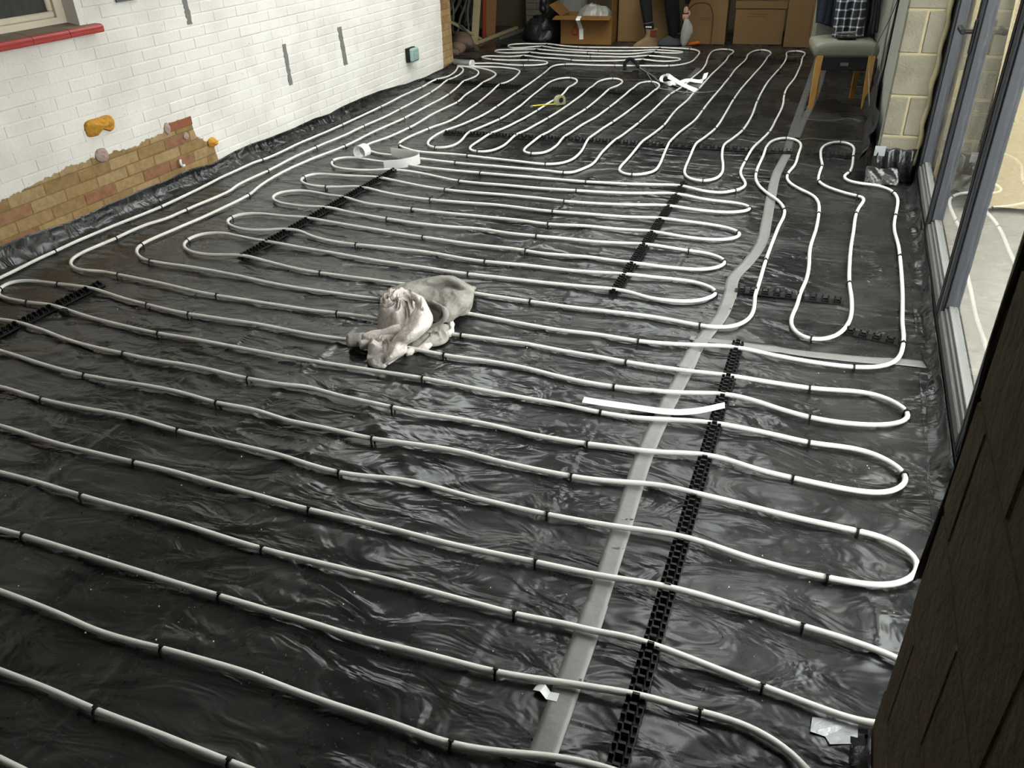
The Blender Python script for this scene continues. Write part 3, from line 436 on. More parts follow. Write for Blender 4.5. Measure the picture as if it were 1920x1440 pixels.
STAPLES=[(-2.612,5.144),(-2.868,5.603),(-3.251,6.780),(-3.036,6.507),(-2.853,6.527),(-2.636,6.429),(-2.662,6.971),(-2.701,7.811),(-2.661,8.341),(-2.164,8.393),(-1.628,8.476),(-2.407,7.694),(-2.008,7.755),(-1.639,7.722),(-2.463,6.026),(-2.264,6.378),(-2.099,6.144),(-1.897,6.545),(-1.730,6.612),(-1.580,6.171),(-1.384,6.201),(-1.188,6.169),(-1.353,7.195),(-2.288,5.002),(-2.299,4.836),(-2.065,4.663),(-1.361,4.677),(-1.712,4.956),(-1.551,4.812),(-2.280,5.120),(-1.887,5.172),(-1.127,4.891),(-2.119,4.484),(-2.133,4.307),(-1.354,4.498),(-2.554,9.208),(-2.865,9.423),(-2.649,9.041),(-2.542,8.829),(-2.694,8.604),(-3.113,8.488),(-3.523,8.423),(-3.061,8.192),(-1.232,9.552),(-0.857,9.586),(-0.510,9.616),(-1.617,9.533),(-1.160,7.492),(-0.992,6.707),(-0.971,8.018),(-0.808,7.146),(-0.806,6.189),(-0.611,6.162),(-0.619,7.143),(-0.583,8.570),(-0.433,7.423),(-0.425,6.173),(0.060,6.015),(-0.298,6.037),(-0.014,5.417),(0.154,5.665),(-0.396,5.152),(-0.215,5.170),(-0.028,5.091),(-0.676,4.896),(-0.471,4.784),(-0.495,5.362),(0.142,5.330),(-3.611,6.986),(-3.429,6.794),(-3.595,6.169),(-3.393,6.136),(-3.219,5.872),(-3.033,5.613),(-3.591,5.550),(-3.410,5.577),(-3.236,4.989),(-3.420,4.919),(-3.602,4.537),(-3.419,4.333),(-3.094,5.046),(-2.882,5.142),(-3.116,4.642),(-3.106,4.274),(-3.640,2.796),(-3.463,3.037),(-3.601,3.539),(-3.417,3.534),(-3.229,3.865),(-3.252,3.023),(-3.067,3.500),(-3.085,3.144),(-3.087,2.841),(-3.102,2.652),(-2.482,2.612),(-3.524,2.369),(-3.295,2.474),(-2.137,4.101),(-2.157,3.913),(-2.217,3.725),(-1.908,3.548),(-2.197,3.341),(-1.474,3.341),(-1.493,3.176),(-1.329,3.537),(-1.331,3.716),(-1.347,3.909),(-1.376,4.103),(-2.174,2.980),(-2.867,4.131),(-1.371,4.292),(-0.561,3.768),(-0.174,4.523),(-0.189,3.780),(-0.352,4.492),(-0.358,4.096),(-0.376,3.713),(-0.358,3.337),(-1.863,2.629),(-1.254,2.600),(-1.263,2.430),(-1.254,2.244),(-1.263,2.033),(-1.115,2.996),(-2.730,2.431),(-2.490,2.418),(-2.485,2.231),(-2.496,2.048),(-2.501,1.862),(-2.519,1.676),(-3.277,2.285),(-0.377,2.992),(-0.576,2.782),(-0.589,2.606),(-0.588,2.419),(-0.578,2.239),(-0.568,2.050),(-0.566,1.871),(0.004,4.509),(0.182,4.865),(0.191,4.566),(0.391,4.594),(0.389,3.987),(0.182,3.617),(0.051,3.001),(0.376,4.984),(0.225,2.825),(0.082,2.630),(0.099,2.444),(0.090,2.288),(0.066,2.077),(0.398,2.575),(0.378,2.212),(0.388,3.067),(-1.882,2.042),(-1.884,1.860),(-1.898,1.675),(-1.916,1.484),(-1.256,1.476),(-1.930,1.297),(-1.275,1.290),(-1.950,1.106),(-1.265,1.656),(-1.278,1.105),(-1.290,0.916),(-1.307,0.727),(-0.957,0.727),(-0.579,1.683),(-1.255,1.846),(-0.542,1.488),(-0.533,1.298),(-0.522,1.124),(-0.535,0.922),(0.248,1.902),(0.175,1.680),(0.139,1.502),(0.063,1.291),(-0.065,1.177)]
RAILS={'near':[(-0.207,2.902),(-0.196,0.971)],'midleft':[(-2.614,4.569),(-2.655,3.005)],'midright':[(-0.784,4.837),(-0.788,3.170)],'cross':[(-2.723,5.560),(-0.224,5.719)],'crossend':[(-0.152,5.713),(0.163,5.736)],'far':[(-2.438,7.233),(-1.479,7.274)],'farleft':[(-3.750,7.316),(-2.745,7.230)],'backleft':[(-3.251,9.548),(-3.252,8.660)],'backright':[(-1.936,9.524),(-1.959,8.653)],'farright':[(-1.149,9.181),(-0.408,9.146)],'nearleft':[(-3.115,2.569),(-3.144,1.884)],'right':[(-0.285,3.414),(0.187,3.424)],'rightend':[(0.175,3.146),(0.379,3.105)]}
TAPES={'near':[(-0.349,0.968),(-0.356,1.310),(-0.368,1.676),(-0.387,2.123),(-0.365,2.650),(-0.359,2.781)],'mid':[(-0.375,2.668),(-0.338,2.959),(-0.307,3.134),(-0.302,3.413)],'up':[(-0.299,3.328),(-0.313,3.563),(-0.272,3.773),(-0.241,4.035),(-0.249,4.329),(-0.269,4.782),(-0.281,5.183),(-0.260,5.680),(-0.268,6.069),(-0.267,6.838),(-0.266,7.859),(-0.266,9.492)],'up2':[(-0.230,6.139),(-0.216,6.674),(-0.181,7.547),(-0.177,8.764)],'cross':[(-0.394,2.902),(-0.204,2.909),(-0.034,2.911),(0.217,2.929),(0.467,2.957)],'s1':[(-1.345,8.059),(-1.340,8.536)],'s2':[(-0.454,5.795),(-0.594,5.972)],'h1':[(-0.249,6.700),(-0.112,6.680),(0.002,6.697),(0.094,6.808),(0.132,6.787),(0.181,6.715)],'h2':[(-0.204,6.079),(-0.136,6.135),(-0.046,6.122),(0.112,6.129),(0.237,6.146)],'l1':[(-2.954,7.783),(-2.492,7.774)],'l2':[(-2.696,7.776),(-2.235,7.802),(-1.724,7.826),(-1.562,7.802)],'l3':[(-1.222,9.695),(-0.308,9.781)]}
HOOD=[[(-1.777, 2.848, 0.02), (-1.737, 2.96, 0.02), (-1.692, 3.007, 0.02), (-1.626, 3.078, 0.02), (-1.556, 3.122, 0.02), (-1.462, 3.08, 0.02), (-1.383, 3.038, 0.02)], [(-1.711, 2.754, 0.07), (-1.657, 2.823, 0.085), (-1.596, 2.834, 0.1), (-1.517, 2.871, 0.115), (-1.447, 2.901, 0.12), (-1.376, 2.884, 0.11), (-1.336, 2.918, 0.075)], [(-1.668, 2.698, 0.085), (-1.62, 2.768, 0.095), (-1.571, 2.806, 0.1), (-1.535, 2.867, 0.085), (-1.469, 2.908, 0.085), (-1.391, 2.883, 0.09), (-1.32, 2.872, 0.085)], [(-1.639, 2.664, 0.09), (-1.593, 2.736, 0.095), (-1.552, 2.798, 0.075), (-1.499, 2.826, 0.075), (-1.406, 2.796, 0.1), (-1.332, 2.779, 0.115), (-1.304, 2.829, 0.09)], [(-1.63, 2.653, 0.08), (-1.568, 2.694, 0.09), (-1.509, 2.75, 0.07), (-1.448, 2.743, 0.085), (-1.37, 2.711, 0.105), (-1.312, 2.719, 0.11), (-1.303, 2.816, 0.07)], [(-1.634, 2.666, 0.06), (-1.559, 2.691, 0.06), (-1.472, 2.712, 0.05), (-1.364, 2.676, 0.09), (-1.343, 2.659, 0.095), (-1.312, 2.7, 0.08), (-1.312, 2.817, 0.035)], [(-1.647, 2.698, 0.03), (-1.548, 2.688, 0.03), (-1.428, 2.672, 0.03), (-1.36, 2.64, 0.05), (-1.343, 2.665, 0.05), (-1.334, 2.737, 0.03), (-1.324, 2.82, 0.012)]]
BAND=[[(-1.507, 2.661, 0.13), (-1.506, 2.667, 0.14), (-1.53, 2.711, 0.13)], [(-1.469, 2.631, 0.13), (-1.447, 2.615, 0.15), (-1.463, 2.675, 0.13)], [(-1.453, 2.61, 0.12), (-1.388, 2.542, 0.155), (-1.39, 2.586, 0.125)], [(-1.44, 2.534, 0.12), (-1.365, 2.483, 0.15), (-1.372, 2.572, 0.1)], [(-1.424, 2.464, 0.11), (-1.35, 2.415, 0.14), (-1.371, 2.546, 0.075)], [(-1.432, 2.413, 0.1), (-1.369, 2.366, 0.125), (-1.393, 2.484, 0.055)], [(-1.443, 2.39, 0.085), (-1.397, 2.347, 0.1), (-1.424, 2.442, 0.04)], [(-1.449, 2.364, 0.07), (-1.401, 2.316, 0.085), (-1.413, 2.402, 0.025)], [(-1.446, 2.315, 0.05), (-1.421, 2.297, 0.055), (-1.432, 2.367, 0.02)], [(-1.452, 2.305, 0.025), (-1.445, 2.302, 0.025), (-1.448, 2.322, 0.015)]]
WAD=[(-1.676, 2.71, 0.06), (-1.666, 2.783, 0.06), (-1.598, 2.817, 0.06), (-1.536, 2.77, 0.06), (-1.499, 2.682, 0.06), (-1.482, 2.592, 0.06), (-1.47, 2.531, 0.06), (-1.48, 2.489, 0.06), (-1.535, 2.51, 0.06), (-1.574, 2.516, 0.06), (-1.632, 2.611, 0.06)]
POCKET=[(-1.547, 2.36, 0.03), (-1.567, 2.451, 0.03), (-1.54, 2.501, 0.03), (-1.501, 2.498, 0.03), (-1.48, 2.436, 0.03), (-1.463, 2.359, 0.03), (-1.44, 2.292, 0.03), (-1.492, 2.283, 0.03)]
HEMBODY=[(-1.432, 2.452, 0.03), (-1.422, 2.53, 0.03), (-1.411, 2.624, 0.03), (-1.367, 2.679, 0.03), (-1.348, 2.685, 0.03), (-1.318, 2.609, 0.03), (-1.35, 2.498, 0.03), (-1.371, 2.454, 0.03), (-1.398, 2.422, 0.03)]
HEM=[(-1.35, 2.688, 0.03), (-1.322, 2.644, 0.028), (-1.314, 2.62, 0.022), (-1.332, 2.596, 0.02), (-1.347, 2.543, 0.02), (-1.352, 2.501, 0.02), (-1.371, 2.464, 0.02), (-1.398, 2.444, 0.02), (-1.407, 2.414, 0.02), (-1.418, 2.418, 0.025)]
CRESCENT=[(-1.47, 2.722, 0.085), (-1.419, 2.685, 0.1), (-1.375, 2.654, 0.105), (-1.35, 2.625, 0.1), (-1.355, 2.609, 0.085)]
RIM=[(-1.464, 2.705, 0.1), (-1.404, 2.671, 0.115), (-1.357, 2.645, 0.115), (-1.328, 2.615, 0.105), (-1.333, 2.603, 0.085), (-1.362, 2.595, 0.065), (-1.393, 2.59, 0.05)]
SLEEVE=[(-1.466, 2.483, 0.075), (-1.497, 2.458, 0.07), (-1.538, 2.445, 0.06), (-1.574, 2.428, 0.05), (-1.603, 2.416, 0.045)]
CUFF=[(-1.602, 2.419, 0.045), (-1.634, 2.412, 0.04), (-1.665, 2.398, 0.036)]

# ================================================================== STRUCTURE
WX = -3.78          # face of the painted wall
END_Y = 8.05        # far end of that wall
PIER_Y = 5.27       # front of the block pier
RWX = 0.275         # far right wall face
NW_X, NW_Y = 0.285, 1.262   # near brown block wall: face and far edge

# ---- floor: crumpled polythene sheet
def build_floor():
    st = 0.0118
    xs = np.arange(-4.16, 0.485, st); ys = np.arange(-1.5, 10.75, st)
    X, Y = np.meshgrid(xs, ys); Z = floor_h(X, Y)
    nx, ny = len(xs), len(ys)
    cx = (xs[:-1] + xs[1:]) / 2; cy = (ys[:-1] + ys[1:]) / 2
    CX, CY = np.meshgrid(cx, cy)
    ok = ~((CX < -3.765) & (CY < END_Y - 0.02)) & ~((CX > RWX - 0.008) & (CY > PIER_Y - 0.01)) & ~((CX > NW_X - 0.004) & (CY < NW_Y + 0.004))
    idx = np.arange(nx * ny).reshape(ny, nx)
    q = np.stack([idx[:-1, :-1], idx[:-1, 1:], idx[1:, 1:], idx[1:, :-1]], -1)[ok]
    me = bpy.data.meshes.new('floor')
    me.vertices.add(nx * ny); me.vertices.foreach_set('co', np.stack([X, Y, Z], -1).reshape(-1))
    me.loops.add(q.size); me.loops.foreach_set('vertex_index', q.reshape(-1).astype(np.int32))
    me.polygons.add(len(q)); me.polygons.foreach_set('loop_start', (np.arange(len(q)) * 4).astype(np.int32))
    me.polygons.foreach_set('loop_total', np.full(len(q), 4, np.int32))
    me.polygons.foreach_set('use_smooth', np.ones(len(q), bool))
    me.materials.append(M['membrane']); me.update(calc_edges=True); me.validate()
    o = bpy.data.objects.new('floor', me); COL.objects.link(o)
    tag(o, 'crumpled black polythene sheet covering the whole floor', kind='structure')
    return o
floor = build_floor()
_gx = np.arange(-4.2, 0.61, 0.01); _gy = np.arange(-1.6, 11.0, 0.01)
_G = floor_h(*np.meshgrid(_gx, _gy))
def fz(x, y):
    i = min(max((x + 4.2) / 0.01, 0), len(_gx) - 2); j = min(max((y + 1.6) / 0.01, 0), len(_gy) - 2)
    a, c = int(i), int(j); u, v = i - a, j - c
    return float((_G[c, a]*(1-u) + _G[c, a+1]*u)*(1-v) + (_G[c+1, a]*(1-u) + _G[c+1, a+1]*u)*v)

b_ = None
def struct(name, mb, m, label, smooth=False, fix=False):
    o = mb.build(name, m, None, smooth=smooth, fix=fix); tag(o, label, kind='structure'); return o

b = MB(); b.box((-6.2, -1.6, -0.2), (0.60, 11.3, -0.055)); struct('floor_slab', b, simple('dark_slab', (0.02, 0.02, 0.02), 0.9), 'dark slab added under the sheet to block sky light through gaps')  # unseen slab added so the sky does not shine through floor-edge gaps

# ---- left wall: mortar backing with a window opening, bricks as pieces
WIN_Y0, WIN_Y1, WIN_Z0, WIN_Z1 = 2.25, 3.478, 1.005, 2.05
mb = MB(); bx = WX - 0.0024
for lo, hi in (((bx-0.22, -1.5, -0.05), (bx, END_Y, 0.955)), ((bx-0.22, -1.5, WIN_Z1), (bx, END_Y, 2.75)),
               ((bx-0.22, -1.5, 0.955), (bx, WIN_Y0, WIN_Z1)), ((bx-0.22, WIN_Y1, 0.955), (bx, END_Y, WIN_Z1))):
    mb.box(lo, hi)
wall_left = struct('wall_left', mb, M['mortar'], 'white painted brick wall flaking to bare brick low down')

BL, BP, CP, Z0 = 0.2165, 0.2235, 0.064, 0.123      # brick length, pitch, course pitch, one bed joint
def brick_mesh(name, L, h):
    b = MB(); e = 0.0025; d = 0.012
    v = [(-d, -L/2, -h/2), (-d, L/2, -h/2), (-d, L/2, h/2), (-d, -L/2, h/2),
         (0-e, -L/2, -h/2), (0-e, L/2, -h/2), (0-e, L/2, h/2), (0-e, -L/2, h/2),
         (0, -L/2+e, -h/2+e), (0, L/2-e, -h/2+e), (0, L/2-e, h/2-e), (0, -L/2+e, h/2-e)]
    f = [(0,1,5,4),(1,2,6,5),(2,3,7,6),(3,0,4,7),(4,5,9,8),(5,6,10,9),(6,7,11,10),(7,4,8,11),(8,9,10,11)]
    b.add(v, f); me = bpy.data.meshes.new(name); me.from_pydata(b.v, [], b.f); me.materials.append(M['paint']); me.update(); return me
BM = [brick_mesh('brick', BL, CP - 0.0065)]
HALF = brick_mesh('brick', BL/2 - 0.005, CP - 0.0065)
rest = MB(); n_piece = 0; rb = random.Random(3)
for k in range(-1, 37):
    zc = Z0 + CP * (k + 0.5); off = 2.85 if k % 2 else 2.96
    j0 = int((0.3 - off) / BP) - 1
    y = off + j0 * BP
    while y < END_Y:
        a, b_ = y + 0.0035, min(y + BP - 0.0035, END_Y - 0.002); y += BP
        if b_ - a < 0.03: continue
        if b_ > WIN_Y0 - 0.02 and a < WIN_Y1 + 0.02 and zc + 0.03 > WIN_Z0 - 0.02 and zc < WIN_Z1: continue
        yc = (a + b_) / 2; xo = WX + rb.uniform(-0.0012, 0.0012)
        visible = 2.55 < yc < 7.35 and 0.08 < zc < 1.215 - 0.106 * (yc - 3.0)
        if (visible or (yc > 7.75 and zc < 0.70)) and b_ - a > BL - 0.006 and n_piece < 300:
            inst('brick', BM[0], (xo, yc, zc), wall_left); n_piece += 1
        elif yc > 0.3 and zc < 1.7:
            d, h, e = 0.012, (CP - 0.0065)/2, 0.0025; L = (b_-a)/2
            v = [(xo+p, yc+q, zc+r) for p, q, r in ((-d,-L,-h),(-d,L,-h),(-d,L,h),(-d,-L,h),(-e,-L,-h),(-e,L,-h),(-e,L,h),(-e,-L,h),(0,-L+e,-h+e),(0,L-e,-h+e),(0,L-e,h-e),(0,-L+e,h-e))]
            rest.add(v, [(0,1,5,4),(1,2,6,5),(2,3,7,6),(3,0,4,7),(4,5,9,8),(5,6,10,9),(6,7,11,10),(7,4,8,11),(8,9,10,11)])
rest.build('brickwork', M['paint'], wall_left, kind='stuff')

# ---- window in that wall
win = MB(); fx = WX - 0.085
win.box((fx-0.05, WIN_Y0, WIN_Z0+0.012), (fx, WIN_Y1, WIN_Z0+0.045)); win.box((fx-0.05, WIN_Y1-0.055, WIN_Z0+0.045), (fx, WIN_Y1, WIN_Z1))
win.box((fx-0.05, WIN_Y0, WIN_Z0+0.045), (fx, WIN_Y0+0.055, WIN_Z1)); win.box((fx-0.05, WIN_Y0, WIN_Z1-0.055), (fx, WIN_Y1, WIN_Z1))
window_1 = struct('window_1', win, M['cream'], 'cream painted window with dark glass above a red sill')
def sub(name, mb_, m, par, **k): return mb_.build(name, m, par, **k)
b = MB(); ft = fx - 0.012
for lo, hi in (((ft-0.03, WIN_Y0+0.055, WIN_Z0+0.045), (ft, WIN_Y1-0.055, WIN_Z0+0.075)), ((ft-0.03, WIN_Y1-0.085, WIN_Z0+0.075), (ft, WIN_Y1-0.055, WIN_Z1-0.055)), ((ft-0.03, WIN_Y0+0.055, WIN_Z0+0.075), (ft, WIN_Y0+0.085, WIN_Z1-0.055)), ((ft-0.03, WIN_Y0+0.085, WIN_Z1-0.085), (ft, WIN_Y1-0.085, WIN_Z1-0.055))):
    b.bbox(lo, hi, 0.006)
sub('sash', b, M['cream'], window_1)
b = MB(); b.box((ft-0.02, WIN_Y0+0.08, WIN_Z0+0.07), (ft-0.014, WIN_Y1-0.08, WIN_Z1-0.08))
gm = simple('dark_window_glass', (0.055, 0.06, 0.05), 0.12, 0.5, var=0.4, vscale=25)
sub('pane', b, gm, window_1)
# red sill: bullnosed tiles
sill = empty('window_sill', (WX, 2.9, 0.96), 'red painted tile sill with a grimy top under the window', 'window sill')
prof = [(-0.13, 1.026), (0.022, 1.002), (0.034, 0.998), (0.040, 0.990), (0.040, 0.982), (0.037, 0.980), (0.040, 0.977), (0.039, 0.966), (0.033, 0.961), (-0.13, 0.961)]
y0 = 2.2
for i, y1 in enumerate((2.52, 2.83, 3.135, 3.365, 3.592)):
    b = MB(); n = len(prof); dy = 0.0015
    v = [(WX + p, y0 + dy, z) for p, z in prof] + [(WX + p, y1 - dy, z) for p, z in prof]
    b.add(v, [tuple(range(n)), tuple(range(2*n-1, n-1, -1))] + [(k, k+n, (k+1) % n + n, (k+1) % n) for k in range(n)])
    if i == 4: b.v = [(x, 3.475 if (y > 3.5 and x < WX - 0.05) else y, z) for x, y, z in b.v]
    for fi, f in enumerate(b.f):
        if fi in (2,): b.m[fi] = 1
    b.build('tile', [M['redsill'], M['sillgrime']], sill, fix=True); y0 = y1

# ---- far end: dirt strip, back wall, right wall, ceiling, near walls
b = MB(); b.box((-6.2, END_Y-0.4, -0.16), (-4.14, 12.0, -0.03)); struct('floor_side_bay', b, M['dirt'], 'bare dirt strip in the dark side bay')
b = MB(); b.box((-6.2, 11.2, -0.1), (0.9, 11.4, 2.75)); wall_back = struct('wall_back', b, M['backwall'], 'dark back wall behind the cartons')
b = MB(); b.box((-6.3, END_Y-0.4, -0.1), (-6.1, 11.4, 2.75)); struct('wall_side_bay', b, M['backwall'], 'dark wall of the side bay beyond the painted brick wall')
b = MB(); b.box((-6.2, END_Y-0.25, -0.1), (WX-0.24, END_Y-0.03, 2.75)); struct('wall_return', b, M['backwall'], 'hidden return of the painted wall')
b = MB(); b.box((-4.16, 10.7, -0.06), (0.4, 11.2, -0.002)); struct('floor_back_strip', b, M['dirt'], 'bare floor strip at the foot of the back wall')
b = MB(); b.box((RWX, PIER_Y+0.112, -0.05), (RWX+0.20, 11.2, 2.75)); wall_right = struct('wall_right', b, M['render'], 'grey green rendered wall beside the dining chair')

# block pier: blocks are pieces over a mortar core
b = MB(); b.box((RWX+0.006, PIER_Y+0.006, -0.02), (RWX+0.20, PIER_Y+0.112, 2.6))
wall_pier = struct('wall_pier', b, M['blockmortar'], 'bare block pier end between the rendered wall and the doors')
pz = 0.2665; cp = 0.2255; rb = random.Random(5)
for k in range(-2, 7):
    z0 = pz + cp*k + 0.006; z1 = pz + cp*(k+1) - 0.006
    if k < -1: z0 = -0.02
    sp = [(0, 0.098), (0.110, 0.198)] if k % 2 == 0 else [(0, 0.198)]
    for a, c in sp:
        q = MB(); q.bbox((RWX+a, PIER_Y, z0), (RWX+c, PIER_Y+0.10, z1), 0.005); q.build('block', M['block'], wall_pier)
q = MB()   # squeezed foam bead between pier and door frame
pts = [(RWX+0.205+0.006*math.sin(z*31), PIER_Y+0.012+0.004*math.sin(z*17), z) for z in np.arange(0.1, 2.3, 0.02)]
q.tube(pts, [0.013+0.006*abs(math.sin(z*23+2*math.sin(z*5))) for z in np.arange(0.1, 2.3, 0.02)], 8)
q.build('foam_bead', M['blockmortar'], wall_pier, smooth=True, label='lumpy cream foam bead along the door frame')

# near brown block wall
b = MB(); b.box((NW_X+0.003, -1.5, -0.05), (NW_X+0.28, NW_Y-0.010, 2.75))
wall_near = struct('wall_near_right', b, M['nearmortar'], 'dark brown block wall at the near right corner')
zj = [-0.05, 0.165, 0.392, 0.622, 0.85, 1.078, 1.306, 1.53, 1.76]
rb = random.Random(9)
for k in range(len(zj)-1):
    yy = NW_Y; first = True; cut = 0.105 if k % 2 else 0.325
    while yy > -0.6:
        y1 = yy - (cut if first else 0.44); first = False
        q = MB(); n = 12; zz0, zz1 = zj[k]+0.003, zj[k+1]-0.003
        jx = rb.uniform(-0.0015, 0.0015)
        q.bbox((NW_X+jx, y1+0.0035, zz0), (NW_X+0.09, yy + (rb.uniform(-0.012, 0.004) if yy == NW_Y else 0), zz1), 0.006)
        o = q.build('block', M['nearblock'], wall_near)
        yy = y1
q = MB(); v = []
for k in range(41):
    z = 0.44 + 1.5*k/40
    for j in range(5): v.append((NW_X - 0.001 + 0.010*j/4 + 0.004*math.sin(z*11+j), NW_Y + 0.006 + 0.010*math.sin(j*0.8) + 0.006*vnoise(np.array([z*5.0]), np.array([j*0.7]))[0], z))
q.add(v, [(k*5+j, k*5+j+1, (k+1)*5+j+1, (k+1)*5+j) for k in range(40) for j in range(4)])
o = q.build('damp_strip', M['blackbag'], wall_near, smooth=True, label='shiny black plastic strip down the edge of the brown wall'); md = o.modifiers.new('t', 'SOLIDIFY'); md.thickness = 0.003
b = MB(); b.box((-6.2, -1.7, -0.05), (0.9, -1.5, 2.75)); struct('wall_near', b, M['dark'], 'unlit house wall behind the viewpoint')

# ceiling with openings for the added roof lights
xs = sorted({-6.3, 0.9} | {v for s in ADDED_ROOFLIGHTS for v in s[:2]}); ys = sorted({-1.7, 11.4} | {v for s in ADDED_ROOFLIGHTS for v in s[2:]})
b = MB()
for i in range(len(xs)-1):
    for j in range(len(ys)-1):
        mx_, my_ = (xs[i]+xs[i+1])/2, (ys[j]+ys[j+1])/2
        if any(s[0] < mx_ < s[1] and s[2] < my_ < s[3] for s in ADDED_ROOFLIGHTS): continue
        b.box((xs[i], ys[j], CEIL), (xs[i+1], ys[j+1], CEIL+0.25))
ceiling = struct('ceiling', b, M['ceiling'], 'flat ceiling with openings for added roof lights')
for i, s in enumerate(ADDED_ROOFLIGHTS):
    b = MB(); b.box((s[0]-0.04, s[2]-0.04, CEIL+0.25), (s[1]+0.04, s[3]+0.04, CEIL+0.262)); struct('window_%d' % (i+3), b, M['added_rooflight'], 'assumed roof light added out of view to let daylight in')

# ================================================================== DOORS
door = MB(); DX = 0.505
b = MB()
b.box((DX-0.004, 0.9, -0.05), (DX+0.09, PIER_Y+0.02, 0.075)); b.box((DX-0.004, 0.9, 2.12), (DX+0.09, PIER_Y+0.02, 2.75)); b.box((DX-0.004, PIER_Y-0.012, 0.075), (DX+0.09, PIER_Y+0.02, 2.12))
b.box((DX-0.004, 0.9, 0.075), (DX+0.09, 0.95, 2.12)); b.box((RWX+0.19, PIER_Y+0.035, -0.05), (DX+0.01, PIER_Y+0.112, 2.6))
wd = struct('wall_doors', b, M['gasket'], 'dark surround and threshold of the glazed doors')
edges = [5.255, 4.255, 3.262, 2.27, 1.28]
for i in range(4):
    ya, yb = edges[i+1] + 0.010, edges[i] - 0.006
    fr = MB(); z0, z1, x0, x1 = 0.080, 2.115, DX, DX+0.062; sw = 0.050
    fr.bbox((x0, ya, z0), (x1, ya+sw, z1), 0.004); fr.bbox((x0, yb-sw, z0), (x1, yb, z1), 0.004)
    fr.bbox((x0, ya+sw, z1-0.06), (x1, yb-sw, z1), 0.004)
    d = struct('door_%d' % (i+1), fr, M['alu'], ['grey aluminium glazed door leaf next to the block pier', 'second glazed door leaf from the pier, behind the black handle', 'third glazed door leaf from the pier', 'nearest glazed door leaf half hidden by the brown wall'][i])
    BASE[d.name] = Vector((0,0,0))
    q = MB(); q.bbox((x0, ya+sw, z0), (x1, yb-sw, z0+0.045), 0.004); q.build('bottom_rail', M['alulight'], d)
    q = MB()
    for (p, r) in (((x0+0.012, ya+sw, z0+0.045), (x1-0.004, yb-sw, z0+0.060)), ((x0+0.022, ya+sw, z0+0.060), (x1-0.010, yb-sw, z0+0.072))): q.bbox(p, r, 0.002)
    q.build('sill_bead', M['alulight'], d)
    for ys_, ye in ((ya+sw, ya+sw+0.014), (yb-sw-0.014, yb-sw)):
        q = MB(); q.bbox((x0+0.012, ys_, z0+0.060), (x1-0.008, ye, z1-0.06), 0.002); q.build('glazing_bead', M['alu'], d)
    for ys_, ye in ((ya-0.010, ya), (ya+sw*0.45, ya+sw*0.62)):
        q = MB(); q.box((x0-0.0015, ys_, z0), (x1-0.01, ye, z1)); q.build('gasket', M['gasket'], d)
    q = MB(); q.box((x0+0.030, ya+sw+0.006, z0+0.062), (x0+0.036, yb-sw-0.006, z1-0.055)); q.build('pane', M['glass'], d)
    if i == 1:
        hz = 0.98; hy = yb - 0.025
        q = MB(); q.bbox((x0-0.012, hy-0.016, hz-0.09), (x0, hy+0.016, hz+0.05), 0.004)
        q.tube([(x0-0.01, hy, hz), (x0-0.05, hy, hz)], 0.009, 8); q.bbox((x0-0.062, hy-0.012, hz-0.011), (x0-0.040, hy+0.13, hz+0.011), 0.005)
        q.build('handle', M['black'], d, label='black lever handle')

# ================================================================== OUTSIDE
b = MB(); n = 60; xs = np.linspace(0.6, 7.0, n); ys = np.linspace(-1.0, 9.0, n); XX, YY = np.meshgrid(xs, ys)
ZZ = -0.05 + 0.07*vnoise(XX*2.5, YY*2.5) * np.clip((XX-0.75)/0.5, 0, 1)
b.add([(x, y, z) for x, y, z in zip(XX.ravel(), YY.ravel(), ZZ.ravel())], [(j*n+i, j*n+i+1, (j+1)*n+i+1, (j+1)*n+i) for j in range(n-1) for i in range(n-1)])
struct('ground_outside', b, M['patio'], 'pale uneven ground outside the glazed doors', smooth=True)
b = MB(); b.box((6.0, -1.0, -0.1), (6.15, 9.0, 0.9)); struct('wall_garden', b, M['boardwhite'], 'pale garden wall outside the doors')
b = MB(); b.box((RWX+0.21, PIER_Y+0.115, -0.1), (3.1, PIER_Y+0.33, 2.4)); ow = struct('wall_outside', b, M['blockmortar'], 'block wall running outward beyond the doors')
for k in range(0, 5):
    x = RWX + 0.45 - (0.22 if k % 2 else 0)
    while x < 2.3:
        q = MB(); q.bbox((x, PIER_Y+0.108, -0.05+0.2255*k), (x+0.44, PIER_Y+0.15, 0.165+0.2255*k), 0.004); q.build('block', M['block'], ow); x += 0.45
for i, (x, w, h, lean, lab) in enumerate(((0.78, 0.36, 1.2, 0.22, 'narrow plywood sheet leaning outside nearest the door frame'), (1.25, 0.6, 1.7, 0.30, 'wide plywood sheet leaning outside on the block wall'))):
    q = MB(); yb = PIER_Y - 0.08 - lean
    v = [(x, yb, 0.0), (x+w, yb, 0.0), (x+w, PIER_Y+0.10, h), (x, PIER_Y+0.10, h)]
    v += [(p[0], p[1]-0.018, p[2]) for p in v]
    q.add(v, [(0,1,2,3),(7,6,5,4),(0,4,5,1),(1,5,6,2),(2,6,7,3),(3,7,4,0)])
    o = q.build('plywood_sheet', M['ply'], None, origin=(x, yb, 0), fix=True); tag(o, lab, 'plywood')

